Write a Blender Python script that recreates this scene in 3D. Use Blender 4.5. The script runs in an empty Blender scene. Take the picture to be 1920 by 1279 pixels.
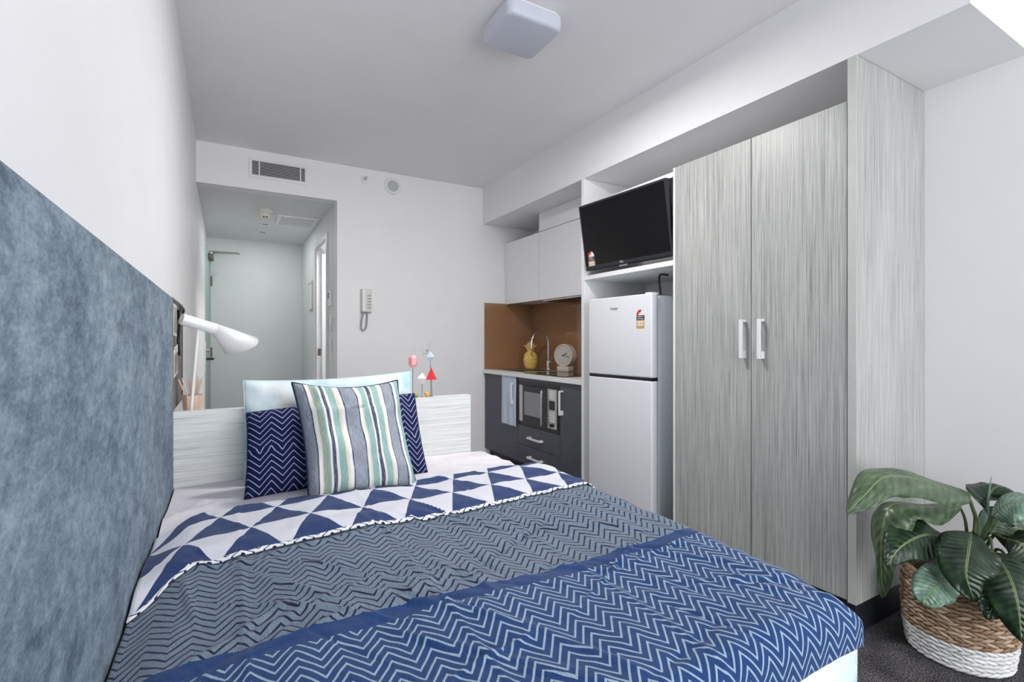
import bpy, bmesh, math, random
from mathutils import Vector, Matrix, noise

random.seed(7)
S = bpy.context.scene
COL = S.collection

# ------------------------------------------------------------------ camera, sky, light, exposure
YAW = math.radians(29.9)
CAM_Z = 1.18
cam = bpy.data.cameras.new('camera')
cam.sensor_width = 36.0
cam.lens = 36.0 * 931.0 / 1920.0
cam.clip_start = 0.02
camo = bpy.data.objects.new('camera', cam)
COL.objects.link(camo)
camo.location = (0, 0, CAM_Z)
camo.rotation_euler = (math.pi / 2, 0, -YAW)
S.camera = camo

world = bpy.data.worlds.new('overcast_sky')
S.world = world
world.use_nodes = True
bg = world.node_tree.nodes['Background']
bg.inputs[0].default_value = (0.95, 0.97, 1.0, 1)
bg.inputs[1].default_value = 7.4

# daylight comes through the window wall behind the camera; the portal only guides sampling
WX0, WX1, WZ0, WZ1, WY = 0.00, 2.50, 0.10, 2.58, -2.80
pl = bpy.data.lights.new('window_portal', 'AREA')
pl.shape = 'RECTANGLE'
pl.size = WX1 - WX0
pl.size_y = WZ1 - WZ0
pl.cycles.is_portal = True
plo = bpy.data.objects.new('window_portal', pl)
COL.objects.link(plo)
plo.location = ((WX0 + WX1) / 2, WY - 0.13, (WZ0 + WZ1) / 2)
plo.rotation_euler = (math.pi / 2, 0, 0)

S.view_settings.view_transform = 'Standard'
S.view_settings.look = 'None'
S.view_settings.gamma = 1.0
S.view_settings.use_curve_mapping = False
S.view_settings.exposure = 0.0

FW = Vector((math.sin(YAW), math.cos(YAW), 0))
RT = Vector((math.cos(YAW), -math.sin(YAW), 0))


def at(x, y, d):
    """world point seen at pixel x, y (1920 frame) at forward distance d metres"""
    return Vector((0, 0, CAM_Z)) + d * (FW + (x - 960) / 931 * RT + Vector((0, 0, (639.5 - y) / 931)))


# ------------------------------------------------------------------ node helpers
def srgb(r, g, b):
    def f(c):
        c /= 255.0
        return c / 12.92 if c <= 0.04045 else ((c + 0.055) / 1.055) ** 2.4
    return (f(r), f(g), f(b), 1.0)


class V:
    """a value socket with arithmetic"""
    def __init__(s, nt, sock): s.nt, s.s = nt, sock
    def op(s, o, b=None, c=None):
        n = s.nt.nodes.new('ShaderNodeMath'); n.operation = o
        for i, a in enumerate((s, b, c)):
            if a is None: continue
            if isinstance(a, V): s.nt.links.new(a.s, n.inputs[i])
            else: n.inputs[i].default_value = a
        return V(s.nt, n.outputs[0])
    def __add__(s, b): return s.op('ADD', b)
    def __sub__(s, b): return s.op('SUBTRACT', b)
    def __mul__(s, b): return s.op('MULTIPLY', b)
    def __truediv__(s, b): return s.op('DIVIDE', b)
    def frac(s): return s.op('FRACT')
    def floor(s): return s.op('FLOOR')
    def abs(s): return s.op('ABSOLUTE')
    def lt(s, b): return s.op('LESS_THAN', b)
    def gt(s, b): return s.op('GREATER_THAN', b)
    def max(s, b): return s.op('MAXIMUM', b)
    def min(s, b): return s.op('MINIMUM', b)


def mix(nt, f, a, b):
    n = nt.nodes.new('ShaderNodeMix'); n.data_type = 'RGBA'
    for i, v in ((0, f), (6, a), (7, b)):
        if isinstance(v, V): nt.links.new(v.s, n.inputs[i])
        elif hasattr(v, 'links'): nt.links.new(v, n.inputs[i])
        else: n.inputs[i].default_value = v
    return n.outputs[2]


def base_mat(name, rough=0.5, metal=0.0, spec=0.5, coat=0.0):
    m = bpy.data.materials.new(name); m.use_nodes = True
    nt = m.node_tree; b = nt.nodes['Principled BSDF']
    b.inputs['Roughness'].default_value = rough
    b.inputs['Metallic'].default_value = metal
    b.inputs['Specular IOR Level'].default_value = spec
    b.inputs['Coat Weight'].default_value = coat
    return m, nt, b


def pos(nt):
    g = nt.nodes.new('ShaderNodeNewGeometry')
    return g.outputs['Position']


def objco(nt):
    return nt.nodes.new('ShaderNodeTexCoord').outputs['Object']


def noise_tex(nt, vec, scale, stretch=(1, 1, 1), detail=4, rough=0.55):
    mp = nt.nodes.new('ShaderNodeMapping'); mp.inputs['Scale'].default_value = stretch
    nt.links.new(vec, mp.inputs[0])
    n = nt.nodes.new('ShaderNodeTexNoise')
    n.inputs['Scale'].default_value = scale
    n.inputs['Detail'].default_value = detail
    n.inputs['Roughness'].default_value = rough
    nt.links.new(mp.outputs[0], n.inputs['Vector'])
    return V(nt, n.outputs[0])


def ramp(nt, v, stops, interp='LINEAR'):
    n = nt.nodes.new('ShaderNodeValToRGB')
    cr = n.color_ramp; cr.interpolation = interp
    while len(cr.elements) < len(stops): cr.elements.new(0.5)
    for e, (p, c) in zip(cr.elements, stops):
        e.position = p; e.color = c
    nt.links.new(v.s, n.inputs[0])
    return n.outputs[0]


def bump(nt, b, h, strength=0.2, dist=0.002):
    n = nt.nodes.new('ShaderNodeBump')
    n.inputs['Strength'].default_value = strength
    n.inputs['Distance'].default_value = dist
    nt.links.new(h.s, n.inputs['Height'])
    nt.links.new(n.outputs[0], b.inputs['Normal'])


def plain(name, rgb, rough=0.5, metal=0.0, spec=0.5, coat=0.0, var=0.04, nscale=12.0, bmp=0.0):
    m, nt, b = base_mat(name, rough, metal, spec, coat)
    c = srgb(*rgb)
    n = noise_tex(nt, objco(nt), nscale)
    lo = tuple(x * (1 - var) for x in c[:3]) + (1,)
    hi = tuple(min(1, x * (1 + var)) for x in c[:3]) + (1,)
    nt.links.new(ramp(nt, n, [(0.3, lo), (0.7, hi)]), b.inputs['Base Color'])
    if bmp: bump(nt, b, noise_tex(nt, objco(nt), 180), bmp, 0.001)
    return m


def wood(name, vertical=True):
    m, nt, b = base_mat(name, 0.38, 0, 0.4)
    p = pos(nt)
    if vertical:
        st1, st2, st3 = (1, 1, .008), (1, 1, .014), (1, 1, .1)
    else:
        st1, st2, st3 = (.01, .3, .8), (.016, .3, .8), (.1, .3, 1)
    n1 = noise_tex(nt, p, 230, st1, 3, .6)
    n2 = noise_tex(nt, p, 520, st2, 2, .6)
    n3 = noise_tex(nt, p, 6, st3, 2)
    k = n1 * 0.55 + n2 * 0.35 + n3 * 0.10
    tone = [(0.36, (128, 130, 128)), (0.47, (168, 170, 167)), (0.56, (190, 191, 188)), (0.7, (208, 209, 206))] if vertical else [(0.36, (188, 190, 188)), (0.47, (216, 218, 216)), (0.56, (228, 229, 227)), (0.7, (236, 237, 235))]
    c = ramp(nt, k, [(q, srgb(*w)) for q, w in tone])
    nt.links.new(c, b.inputs['Base Color'])
    bump(nt, b, k, 0.08, 0.001)
    return m


M = {}
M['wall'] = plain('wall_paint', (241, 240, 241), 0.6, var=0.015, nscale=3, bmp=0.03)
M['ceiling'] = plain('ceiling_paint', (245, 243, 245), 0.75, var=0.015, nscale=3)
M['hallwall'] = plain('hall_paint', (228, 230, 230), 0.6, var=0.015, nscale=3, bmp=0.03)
M['halldoor'] = plain('door_paint', (168, 190, 184), 0.5, var=0.02)
M['frame'] = plain('gloss_trim', (226, 228, 230), 0.3, var=0.01)
M['wood'] = wood('grey_woodgrain_laminate')
M['woodh'] = wood('grey_woodgrain_laminate_level', False)
M['edge'] = plain('laminate_edge', (196, 197, 193), 0.45)
M['lam'] = plain('white_laminate', (243, 243, 244), 0.4, var=0.01)
M['fridge'] = plain('fridge_enamel', (230, 231, 236), 0.3, var=0.012)
M['fridgeside'] = plain('fridge_side', (222, 232, 236), 0.35, var=0.012)
M['charcoal'] = plain('charcoal_laminate', (80, 82, 92), 0.45, var=0.04)
M['black'] = plain('black_plastic', (14, 14, 16), 0.3)
M['plinth'] = plain('plinth_black', (38, 39, 46), 0.4)
M['screen'] = plain('screen_glass', (7, 8, 10), 0.12, spec=0.35)
M['white'] = plain('white_plastic', (236, 237, 238), 0.35, var=0.01)
M['offwhite'] = plain('cream_plastic', (224, 222, 212), 0.4, var=0.01)
M['chrome'] = plain('chrome', (225, 225, 228), 0.12, 1.0)
M['steel'] = plain('brushed_steel', (200, 196, 190), 0.28, 1.0, var=0.06)
M['darkmetal'] = plain('dark_metal', (70, 70, 72), 0.35, 1.0)
M['brass'] = plain('grey_bronze', (105, 98, 92), 0.4, .8)
M['top'] = plain('stone_worktop', (242, 240, 238), 0.3, var=0.03, nscale=60)
M['hob'] = plain('hob_glass', (12, 12, 13), 0.08)
M['splash'] = plain('brown_glass', (160, 118, 86), 0.07, spec=0.6, var=0.01)
M['lampshade'] = plain('white_lacquer', (240, 240, 239), 0.3, var=0.01)
M['timber'] = plain('pale_timber', (240, 208, 184), 0.55, var=0.07, nscale=30)
M['graphite'] = plain('graphite', (60, 58, 60), 0.5)
M['pink'] = plain('pink_paint', (240, 168, 170), 0.45)
M['red'] = plain('red_paint', (222, 52, 60), 0.45)
M['paleblue'] = plain('pale_blue_paint', (196, 212, 222), 0.45)
M['paper'] = plain('white_paint', (238, 238, 238), 0.5)
M['yellowp'] = plain('mustard_paint', (222, 178, 80), 0.5)
M['olive'] = plain('olive_paint', (140, 150, 60), 0.5)
M['greywood'] = plain('grey_stick', (150, 145, 145), 0.5)
M['pineapple'] = plain('mustard_ceramic', (242, 206, 116), 0.35, var=0.1, nscale=25)
M['clock'] = plain('blush_case', (226, 208, 196), 0.45)
M['clockface'] = plain('clock_face', (208, 202, 194), 0.5, var=0.04, nscale=60)
M['lens'] = plain('lamp_diffuser', (206, 210, 222), 0.35, var=0.01)
M['grey'] = plain('mid_grey', (150, 150, 152), 0.5)
M['speakermesh'] = plain('pale_mesh', (190, 190, 190), 0.6)
M['soil'] = plain('potting_soil', (34, 27, 23), 0.9, var=0.4, nscale=60, bmp=.6)
M['stem'] = plain('leaf_stalk', (80, 94, 60), 0.45, var=0.2, nscale=20)
M['stickred'] = plain('label_red', (214, 50, 52), 0.5)
M['stickblack'] = plain('label_black', (22, 22, 24), 0.5)
M['sticktan'] = plain('label_tan', (204, 164, 88), 0.5)
M['stickpink'] = plain('label_blush', (248, 228, 226), 0.5)
M['printdark'] = plain('print_plum', (84, 40, 84), 0.5)
M['textgrey'] = plain('print_grey', (90, 92, 96), 0.4)
M['base'] = plain('bed_base_fabric', (74, 76, 84), 0.9, bmp=.3)


def mk_carpet():
    m, nt, b = base_mat('charcoal_carpet', 0.95, 0, 0.1)
    p = pos(nt)
    n = noise_tex(nt, p, 190, detail=4, rough=.75)
    n2 = noise_tex(nt, p, 9, detail=2)
    k = n * .85 + n2 * .15
    nt.links.new(ramp(nt, k, [(0.40, srgb(30, 28, 30)), (0.5, srgb(80, 77, 79)), (0.62, srgb(150, 147, 149))]), b.inputs['Base Color'])
    bump(nt, b, n, 0.9, 0.006)
    return m


def mk_suede():
    m, nt, b = base_mat('blue_grey_suede', 0.8, 0, 0.25)
    p = pos(nt)
    a = noise_tex(nt, p, 6, (1, .5, .7), 8, .75)
    c = noise_tex(nt, p, 46, (1, .42, .8), 6, .78)
    d = noise_tex(nt, p, 230, (1, .4, .8), 3, .75)
    k = a * .42 + c * .40 + d * .18
    nt.links.new(ramp(nt, k, [(0.40, srgb(82, 97, 112)), (0.48, srgb(116, 133, 148)), (0.53, srgb(136, 152, 165)), (0.62, srgb(166, 180, 191))]), b.inputs['Base Color'])
    bump(nt, b, k, 0.35, 0.003)
    return m


def mk_felt():
    m, nt, b = base_mat('grey_felt', 0.9, 0, 0.15)
    p = pos(nt)
    a = noise_tex(nt, p, 60, (1, 1, .4), 5, .7)
    nt.links.new(ramp(nt, a, [(0.3, srgb(104, 100, 100)), (0.7, srgb(146, 140, 138))]), b.inputs['Base Color'])
    return m


M['carpet'], M['suede'], M['felt'] = mk_carpet(), mk_suede(), mk_felt()


def uvsock(nt):
    n = nt.nodes.new('ShaderNodeUVMap'); n.uv_map = 'cloth'
    s = nt.nodes.new('ShaderNodeSeparateXYZ'); nt.links.new(n.outputs[0], s.inputs[0])
    return V(nt, s.outputs[0]), V(nt, s.outputs[1]), n.outputs[0]


def weave(nt, b, uv, scale=900, strength=0.15):
    n = noise_tex(nt, uv, scale, detail=2)
    bump(nt, b, n, strength, 0.0006)
    return n


def zig(u, v, period, amp, spacing, duty, off=0.0):
    t = ((u / period).frac() - 0.5).abs() * (2 * amp)
    return ((v + t + off) / spacing).frac().lt(duty)


def mk_duvet():
    m, nt, b = base_mat('chevron_duvet_print', 0.75, 0, 0.2)
    b.inputs['Sheen Weight'].default_value = 0.15
    u, v, uv = uvsock(nt)
    heather = noise_tex(nt, uv, 420, (1, .25, 1), 3, .7)
    bgU = ramp(nt, heather, [(0.3, srgb(88, 104, 122)), (0.7, srgb(126, 142, 158))])
    lnL = ramp(nt, heather, [(0.3, srgb(128, 154, 174)), (0.7, srgb(160, 182, 198))])
    nav = ramp(nt, heather, [(0.3, srgb(14, 44, 96)), (0.7, srgb(28, 68, 120))])
    nav2 = srgb(14, 22, 60)
    z1 = zig(u + 0.018, v, 0.0715, 0.041, 0.0246, 0.27)
    z2 = zig(u + 0.002, v, 0.0700, 0.044, 0.0243, 0.27)
    up = mix(nt, z1, bgU, nav2)
    lo = mix(nt, z2, nav, lnL)
    lowz = v.lt(0.945)
    band = v.gt(0.945) * v.lt(0.988)
    c = mix(nt, lowz, up, lo)
    c = mix(nt, band, c, nav)
    nt.links.new(c, b.inputs['Base Color'])
    weave(nt, b, uv)
    return m


def mk_fold():
    """triangle print of the turned-back edge; v measured from the turned hem"""
    m, nt, b = base_mat('triangle_duvet_print', 0.75, 0, 0.2)
    b.inputs['Sheen Weight'].default_value = 0.15
    u, v, uv = uvsock(nt)
    heather = noise_tex(nt, uv, 300, (.4, 1, 1), 3, .7)
    nav = ramp(nt, heather, [(0.3, srgb(18, 42, 92)), (0.7, srgb(30, 60, 112))])
    wht = srgb(214, 215, 224)
    H, B = 0.174, 0.157
    vv = (v + 0.006) / H
    r = vv.floor()
    s = vv - r
    x = ((u + 0.018) / B + r * 0.5).frac() - 0.5
    tri = x.abs().lt((s * -0.485) + 0.485)
    border = v.lt(0.017)
    dash = zig(u, v, 0.0715, 0.041, 0.0246, 0.22)
    c = mix(nt, tri, wht, nav)
    c = mix(nt, border, c, mix(nt, dash, srgb(236, 237, 240), srgb(26, 36, 80)))
    nt.links.new(c, b.inputs['Base Color'])
    weave(nt, b, uv)
    return m


def mk_sheet(name='white_cotton_sheet', c0=(216, 212, 218), c1=(230, 227, 231)):
    m, nt, b = base_mat(name, 0.8, 0, 0.2)
    u, v, uv = uvsock(nt)
    n = noise_tex(nt, uv, 8)
    nt.links.new(ramp(nt, n, [(0.3, srgb(*c0)), (0.7, srgb(*c1))]), b.inputs['Base Color'])
    weave(nt, b, uv)
    return m


def mk_watercolour():
    m, nt, b = base_mat('aqua_watercolour_cotton', 0.8, 0, 0.2)
    u, v, uv = uvsock(nt)
    n = noise_tex(nt, uv, 4.5, detail=5, rough=.6)
    n2 = noise_tex(nt, uv, 3.1, (1.3, 1, 1), 3)
    c = ramp(nt, n, [(0.32, srgb(138, 190, 200)), (0.42, srgb(186, 216, 222)), (0.52, srgb(216, 232, 236)), (0.62, srgb(232, 239, 242))])
    c = mix(nt, (n2 - 0.62).max(0.0) * 5.0, c, srgb(240, 208, 180))
    nt.links.new(c, b.inputs['Base Color'])
    weave(nt, b, uv)
    return m


def mk_navy_pillow():
    m, nt, b = base_mat('navy_chevron_cotton', 0.8, 0, 0.2)
    u, v, uv = uvsock(nt)
    h = noise_tex(nt, uv, 400, detail=2)
    nav = ramp(nt, h, [(0.3, srgb(15, 22, 58)), (0.7, srgb(24, 34, 78))])
    z = zig(u, v, 0.072, 0.038, 0.0235, 0.17)
    nt.links.new(mix(nt, z, nav, srgb(168, 172, 208)), b.inputs['Base Color'])
    weave(nt, b, uv)
    return m


def mk_stripes():
    m, nt, b = base_mat('striped_woven_cotton', 0.85, 0, 0.2)
    u, v, uv = uvsock(nt)
    wob = noise_tex(nt, uv, 26, (.2, 1, 1), 2) - 0.5
    G, Nv, W, T, Cr, Ol = srgb(134, 142, 156), srgb(30, 38, 78), srgb(238, 236, 232), srgb(136, 176, 170), srgb(230, 216, 192), srgb(140, 160, 144)
    seq = [(0, G), (62, Nv), (72, W), (92, Cr), (104, Ol), (150, T), (158, W), (178, Nv), (206, W), (224, T), (282, Cr), (302, W), (330, Nv), (340, G),
           (450, Nv), (461, W), (480, Cr), (494, T), (546, W), (561, Nv), (588, W), (607, T), (660, Cr), (674, W), (696, Nv), (706, G), (790, Nv), (801, W), (828, T), (884, Nv)]
    c = ramp(nt, u + wob * 0.004, [(p / 895.0, k) for p, k in seq], 'CONSTANT')
    fl = noise_tex(nt, uv, 260, (1, .12, 1), 3, .8)
    c = mix(nt, (fl - 0.44).max(0.0) * 2.0, c, srgb(226, 228, 226))
    nt.links.new(c, b.inputs['Base Color'])
    weave(nt, b, uv, 300, .4)
    return m


def mk_towel():
    m, nt, b = base_mat('pale_blue_waffle', 0.9, 0, 0.1)
    u, v, uv = uvsock(nt)
    g = ((u / 0.012).frac() - .5).abs().max(((v / 0.012).frac() - .5).abs())
    nt.links.new(ramp(nt, g, [(0.25, srgb(196, 213, 230)), (0.48, srgb(220, 231, 242))]), b.inputs['Base Color'])
    bump(nt, b, g, .5, .002)
    return m


def mk_leaf(name, lo, mid, hi):
    m, nt, b = base_mat(name, 0.32, 0, 0.5)
    u, v, uv = uvsock(nt)
    n = noise_tex(nt, uv, 5, detail=4)
    ve = ((u * 15.0 + (v - .5).abs() * -3.5).frac() - .5).abs() * 2.0
    rib = (v - .5).abs().lt(0.022)
    k = n * .9 + ve * .10
    c = ramp(nt, k, [(0.3, srgb(*lo)), (0.52, srgb(*mid)), (0.75, srgb(*hi))])
    c = mix(nt, rib, c, srgb(120, 138, 92))
    nt.links.new(c, b.inputs['Base Color'])
    bump(nt, b, ve, .5, .004)
    b.inputs['Subsurface Weight'].default_value = 0.0
    return m


def mk_straw(name, a, b_, c_):
    m, nt, b = base_mat(name, 0.7, 0, 0.3)
    oi = nt.nodes.new('ShaderNodeObjectInfo')
    n = noise_tex(nt, objco(nt), 90, (.3, 1, 1), 3, .6)
    k = n * .6 + V(nt, oi.outputs['Random']) * .4
    nt.links.new(ramp(nt, k, [(0.25, srgb(*a)), (0.5, srgb(*b_)), (0.75, srgb(*c_))]), b.inputs['Base Color'])
    bump(nt, b, n, .4, .002)
    return m


def mk_photo(name, seed, tones):
    m, nt, b = base_mat(name, 0.4)
    mp = nt.nodes.new('ShaderNodeMapping'); mp.inputs['Location'].default_value = (seed, seed * 2, seed * 3)
    nt.links.new(objco(nt), mp.inputs[0])
    n = noise_tex(nt, mp.outputs[0], 22, (1, 1, .6), 4, .7)
    nt.links.new(ramp(nt, n, [(0.3, srgb(*tones[0])), (0.5, srgb(*tones[1])), (0.7, srgb(*tones[2]))]), b.inputs['Base Color'])
    return m


def emit(name, rgb, strength):
    m, nt, b = base_mat(name, .5)
    b.inputs['Base Color'].default_value = srgb(*rgb)
    b.inputs['Emission Color'].default_value = srgb(*rgb)
    b.inputs['Emission Strength'].default_value = strength
    return m


M['duvet'], M['fold'], M['sheet'], M['aqua'] = mk_duvet(), mk_fold(), mk_sheet(), mk_watercolour()
M['navyp'], M['stripes'], M['towel'] = mk_navy_pillow(), mk_stripes(), mk_towel()
M['piping'] = plain('navy_piping', (30, 38, 76), 0.8)
M['leafd'] = mk_leaf('dark_green_leaf', (14, 30, 18), (30, 52, 32), (58, 84, 50))
M['leafm'] = mk_leaf('mid_green_leaf', (44, 62, 42), (74, 94, 66), (108, 128, 96))
M['leafp'] = mk_leaf('pale_green_leaf', (70, 98, 84), (104, 134, 116), (150, 174, 150))
M['straw'] = mk_straw('natural_hyacinth', (118, 92, 70), (168, 140, 114), (206, 184, 158))
M['strawhite'] = mk_straw('white_hyacinth', (206, 205, 204), (228, 227, 226), (240, 240, 240))
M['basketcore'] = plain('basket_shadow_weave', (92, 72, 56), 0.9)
M['basketcorew'] = plain('basket_white_weave', (176, 172, 168), 0.9)
M['ph1'] = mk_photo('photo_print_people', 3, ((64, 54, 52), (160, 146, 138), (226, 220, 214)))
M['ph2'] = mk_photo('photo_print_garden', 9, ((70, 76, 60), (150, 150, 120), (214, 210, 196)))
M['bathlamp'] = emit('bathroom_lamp_glow', (255, 250, 240), 4.0)


# ------------------------------------------------------------------ geometry helpers
def box(bm, x0, x1, y0, y1, z0, z1, bev=0.0, seg=2):
    x0, x1 = sorted((x0, x1)); y0, y1 = sorted((y0, y1)); z0, z1 = sorted((z0, z1))
    t = bmesh.new()
    vs = [t.verts.new((x, y, z)) for x in (x0, x1) for y in (y0, y1) for z in (z0, z1)]
    for f in ((0, 1, 3, 2), (4, 6, 7, 5), (0, 4, 5, 1), (2, 3, 7, 6), (0, 2, 6, 4), (1, 5, 7, 3)):
        t.faces.new([vs[i] for i in f])
    bmesh.ops.recalc_face_normals(t, faces=t.faces)
    if bev > 0:
        bmesh.ops.bevel(t, geom=t.edges[:], offset=bev, segments=seg, affect='EDGES', profile=.6)
    me = bpy.data.meshes.new('t'); t.to_mesh(me); t.free()
    bm.from_mesh(me); bpy.data.meshes.remove(me)
    return bm


def frame_axes(d):
    d = d.normalized()
    a = Vector((0, 0, 1)) if abs(d.z) < .9 else Vector((1, 0, 0))
    s = d.cross(a).normalized()
    return s, d.cross(s).normalized()


def tube(bm, pts, r, n=10, cap=True):
    pts = [Vector(p) for p in pts]
    rs = r if isinstance(r, (list, tuple)) else [r] * len(pts)
    rings = []; s0 = None
    for i, p in enumerate(pts):
        d = (pts[min(i + 1, len(pts) - 1)] - pts[max(i - 1, 0)])
        s, u = frame_axes(d)
        if s0 is not None:
            dn = d.normalized()
            s = (s0 - dn * s0.dot(dn)).normalized(); u = dn.cross(s)
        s0 = s
        rings.append([bm.verts.new(p + (s * math.cos(k * 2 * math.pi / n) + u * math.sin(k * 2 * math.pi / n)) * rs[i]) for k in range(n)])
    for a, b in zip(rings, rings[1:]):
        for k in range(n):
            bm.faces.new((a[k], a[(k + 1) % n], b[(k + 1) % n], b[k]))
    if cap:
        bm.faces.new(rings[0]); bm.faces.new(rings[-1])
    return bm


def lathe(bm, prof, c=(0, 0, 0), n=24, sx=1.0, sy=1.0, cap=True):
    """profile of (radius, height) pairs turned round the vertical through c"""
    c = Vector(c); rings = []
    for r, z in prof:
        if r < 1e-6: rings.append([bm.verts.new(c + Vector((0, 0, z)))])
        else: rings.append([bm.verts.new(c + Vector((sx * r * math.cos(2 * math.pi * k / n), sy * r * math.sin(2 * math.pi * k / n), z))) for k in range(n)])
    for a, b in zip(rings, rings[1:]):
        for k in range(n):
            q = [a[k % len(a)], a[(k + 1) % len(a)], b[(k + 1) % len(b)], b[k % len(b)]]
            u = []
            for w in q:
                if w not in u: u.append(w)
            if len(u) > 2: bm.faces.new(u)
    for rg in (rings[0], rings[-1]):
        if cap and len(rg) > 2: bm.faces.new(rg)
    return bm


def prism(bm, poly, depth_vec):
    """closed polygon of points pushed along a vector"""
    d = Vector(depth_vec)
    a = [bm.verts.new(Vector(p)) for p in poly]
    b = [bm.verts.new(Vector(p) + d) for p in poly]
    bm.faces.new(a); bm.faces.new(b[::-1])
    n = len(a)
    for i in range(n):
        bm.faces.new((a[i], b[i], b[(i + 1) % n], a[(i + 1) % n]))
    return bm


def worldpos(o):
    p = Vector((0, 0, 0))
    while o is not None:
        p += o.location; o = o.parent
    return p


def obj(name, bm, mat, parent=None, smooth=False, local=False, at0=None, angle=40):
    """bmesh in world coordinates -> one mesh object; origin follows its parent"""
    bmesh.ops.recalc_face_normals(bm, faces=bm.faces)
    o0 = worldpos(parent) if (parent is not None and not local) else Vector((0, 0, 0))
    if at0 is not None: o0 = Vector(at0)
    for v in bm.verts: v.co -= o0
    me = bpy.data.meshes.new(name)
    bm.to_mesh(me); bm.free()
    me.materials.append(M[mat])
    if smooth:
        for p in me.polygons: p.use_smooth = True
        me.set_sharp_from_angle(angle=math.radians(angle))
    o = bpy.data.objects.new(name, me); COL.objects.link(o)
    if parent is not None: o.parent = parent
    elif at0 is not None: o.location = o0
    return o


def tag(o, label, cat, group=None):
    o['label'] = label; o['category'] = cat
    if group: o['group'] = group
    return o


def thing(name, label, cat, loc=(0, 0, 0), rot=None, group=None):
    o = bpy.data.objects.new(name, None); COL.objects.link(o)
    o.empty_display_size = .05
    o.location = loc
    if rot is not None: o.rotation_euler = rot
    return tag(o, label, cat, group)


def struct(name, bm, mat, smooth=False):
    o = obj(name, bm, mat, None, smooth); o['kind'] = 'structure'
    return o


def B(*a, **k): return box(bmesh.new(), *a, **k)


def text_mesh(name, body, size, mat, parent, M4, extrude=.0004):
    cu = bpy.data.curves.new(name, 'FONT'); cu.body = body; cu.size = size
    cu.align_x = 'CENTER'; cu.align_y = 'CENTER'; cu.extrude = extrude; cu.resolution_u = 3
    t = bpy.data.objects.new(name + '_c', cu); COL.objects.link(t)
    me = bpy.data.meshes.new_from_object(t.evaluated_get(bpy.context.evaluated_depsgraph_get()))
    COL.objects.unlink(t); bpy.data.objects.remove(t); bpy.data.curves.remove(cu)
    me.transform(M4); me.materials.clear(); me.materials.append(M[mat]); me.name = name
    o = bpy.data.objects.new(name, me); COL.objects.link(o); o.parent = parent
    return o


def grid_obj(name, P, UVs, mat, parent, closed=False, at0=None, smooth=True, solid=0.0):
    """P[i][j] world points, UVs[i][j] cloth coordinates"""
    ni, nj = len(P), len(P[0])
    o0 = Vector(at0) if at0 is not None else (worldpos(parent) if parent else Vector((0, 0, 0)))
    vs = [tuple(Vector(P[i][j]) - o0) for i in range(ni) for j in range(nj)]
    fs = [(i * nj + j, (i + 1) * nj + j, (i + 1) * nj + j + 1, i * nj + j + 1) for i in range(ni - 1) for j in range(nj - 1)]
    me = bpy.data.meshes.new(name); me.from_pydata(vs, [], fs)
    uvl = me.uv_layers.new(name='cloth')
    fl = [UVs[i][j] for i in range(ni) for j in range(nj)]
    for lp in me.loops: uvl.data[lp.index].uv = fl[lp.vertex_index]
    me.materials.append(M[mat])
    if smooth:
        for p in me.polygons: p.use_smooth = True
    me.update()
    o = bpy.data.objects.new(name, me); COL.objects.link(o)
    if parent is not None: o.parent = parent
    elif at0 is not None: o.location = o0
    if solid:
        s = o.modifiers.new('thickness', 'SOLIDIFY'); s.thickness = solid; s.offset = 0
    return o


def spline(pts, n):
    """catmull-rom through points"""
    pts = [Vector(p) for p in pts]
    if len(pts) == 2: return [pts[0].lerp(pts[1], i / n) for i in range(n + 1)]
    q = [pts[0] * 2 - pts[1]] + pts + [pts[-1] * 2 - pts[-2]]
    out = []; m = len(pts) - 1
    for k in range(n + 1):
        f = k / n * m; i = min(int(f), m - 1); t = f - i
        a, b, c, d = q[i:i + 4]
        out.append(0.5 * ((2 * b) + (c - a) * t + (2 * a - 5 * b + 4 * c - d) * t * t + (3 * b - a - 3 * c + d) * t ** 3))
    return out


def sstep(a, b, x):
    t = max(0., min(1., (x - a) / (b - a))); return t * t * (3 - 2 * t)


# ------------------------------------------------------------------ the room
XL, XR, YB, ZC = -0.195, 2.755, 4.35, 2.668
HX, HZ, HY = 0.806, 2.36, 6.62          # hall: right side, ceiling, end wall
T = 0.12
struct('floor', B(XL - T, 3.2, WY - T, 7.0, -0.1, 0.0), 'carpet')
struct('ceiling', B(XL - T, XR + T, WY - T, YB + T, ZC, ZC + .1), 'ceiling')
bm = B(XL - T, XL, WY - T, 5.72, 0, ZC)
box(bm, XL - T, XL, 5.72, HY + T, 2.17, ZC); box(bm, XL - T, XL, HY, HY + T, 0, 2.17)
struct('wall_left', bm, 'wall')
bm = B(HX, XR + T, YB, YB + T, 0, ZC); box(bm, XL, HX, YB, YB + T, HZ, ZC)
struct('wall_back', bm, 'wall')
struct('wall_right', B(XR, XR + T, WY - T, YB, 0, ZC), 'wall')
bm = B(XL, WX0, WY - T, WY, 0, ZC); box(bm, WX1, XR, WY - T, WY, 0, ZC)
box(bm, WX0, WX1, WY - T, WY, 0, WZ0); box(bm, WX0, WX1, WY - T, WY, WZ1, ZC)
struct('wall_front', bm, 'wall')
struct('ceiling_bulkhead', B(2.17, XR, 0.68, YB, 2.318, ZC), 'wall')
bm = bmesh.new()
for x in (WX0, 0.85, 1.75, WX1 - .05): box(bm, x, x + .05, WY - .09, WY - .03, WZ0, WZ1)
for z in (WZ0, WZ1 - .05): box(bm, WX0, WX1, WY - .09, WY - .03, z, z + .05)
struct('window_1', bm, 'frame')

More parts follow.
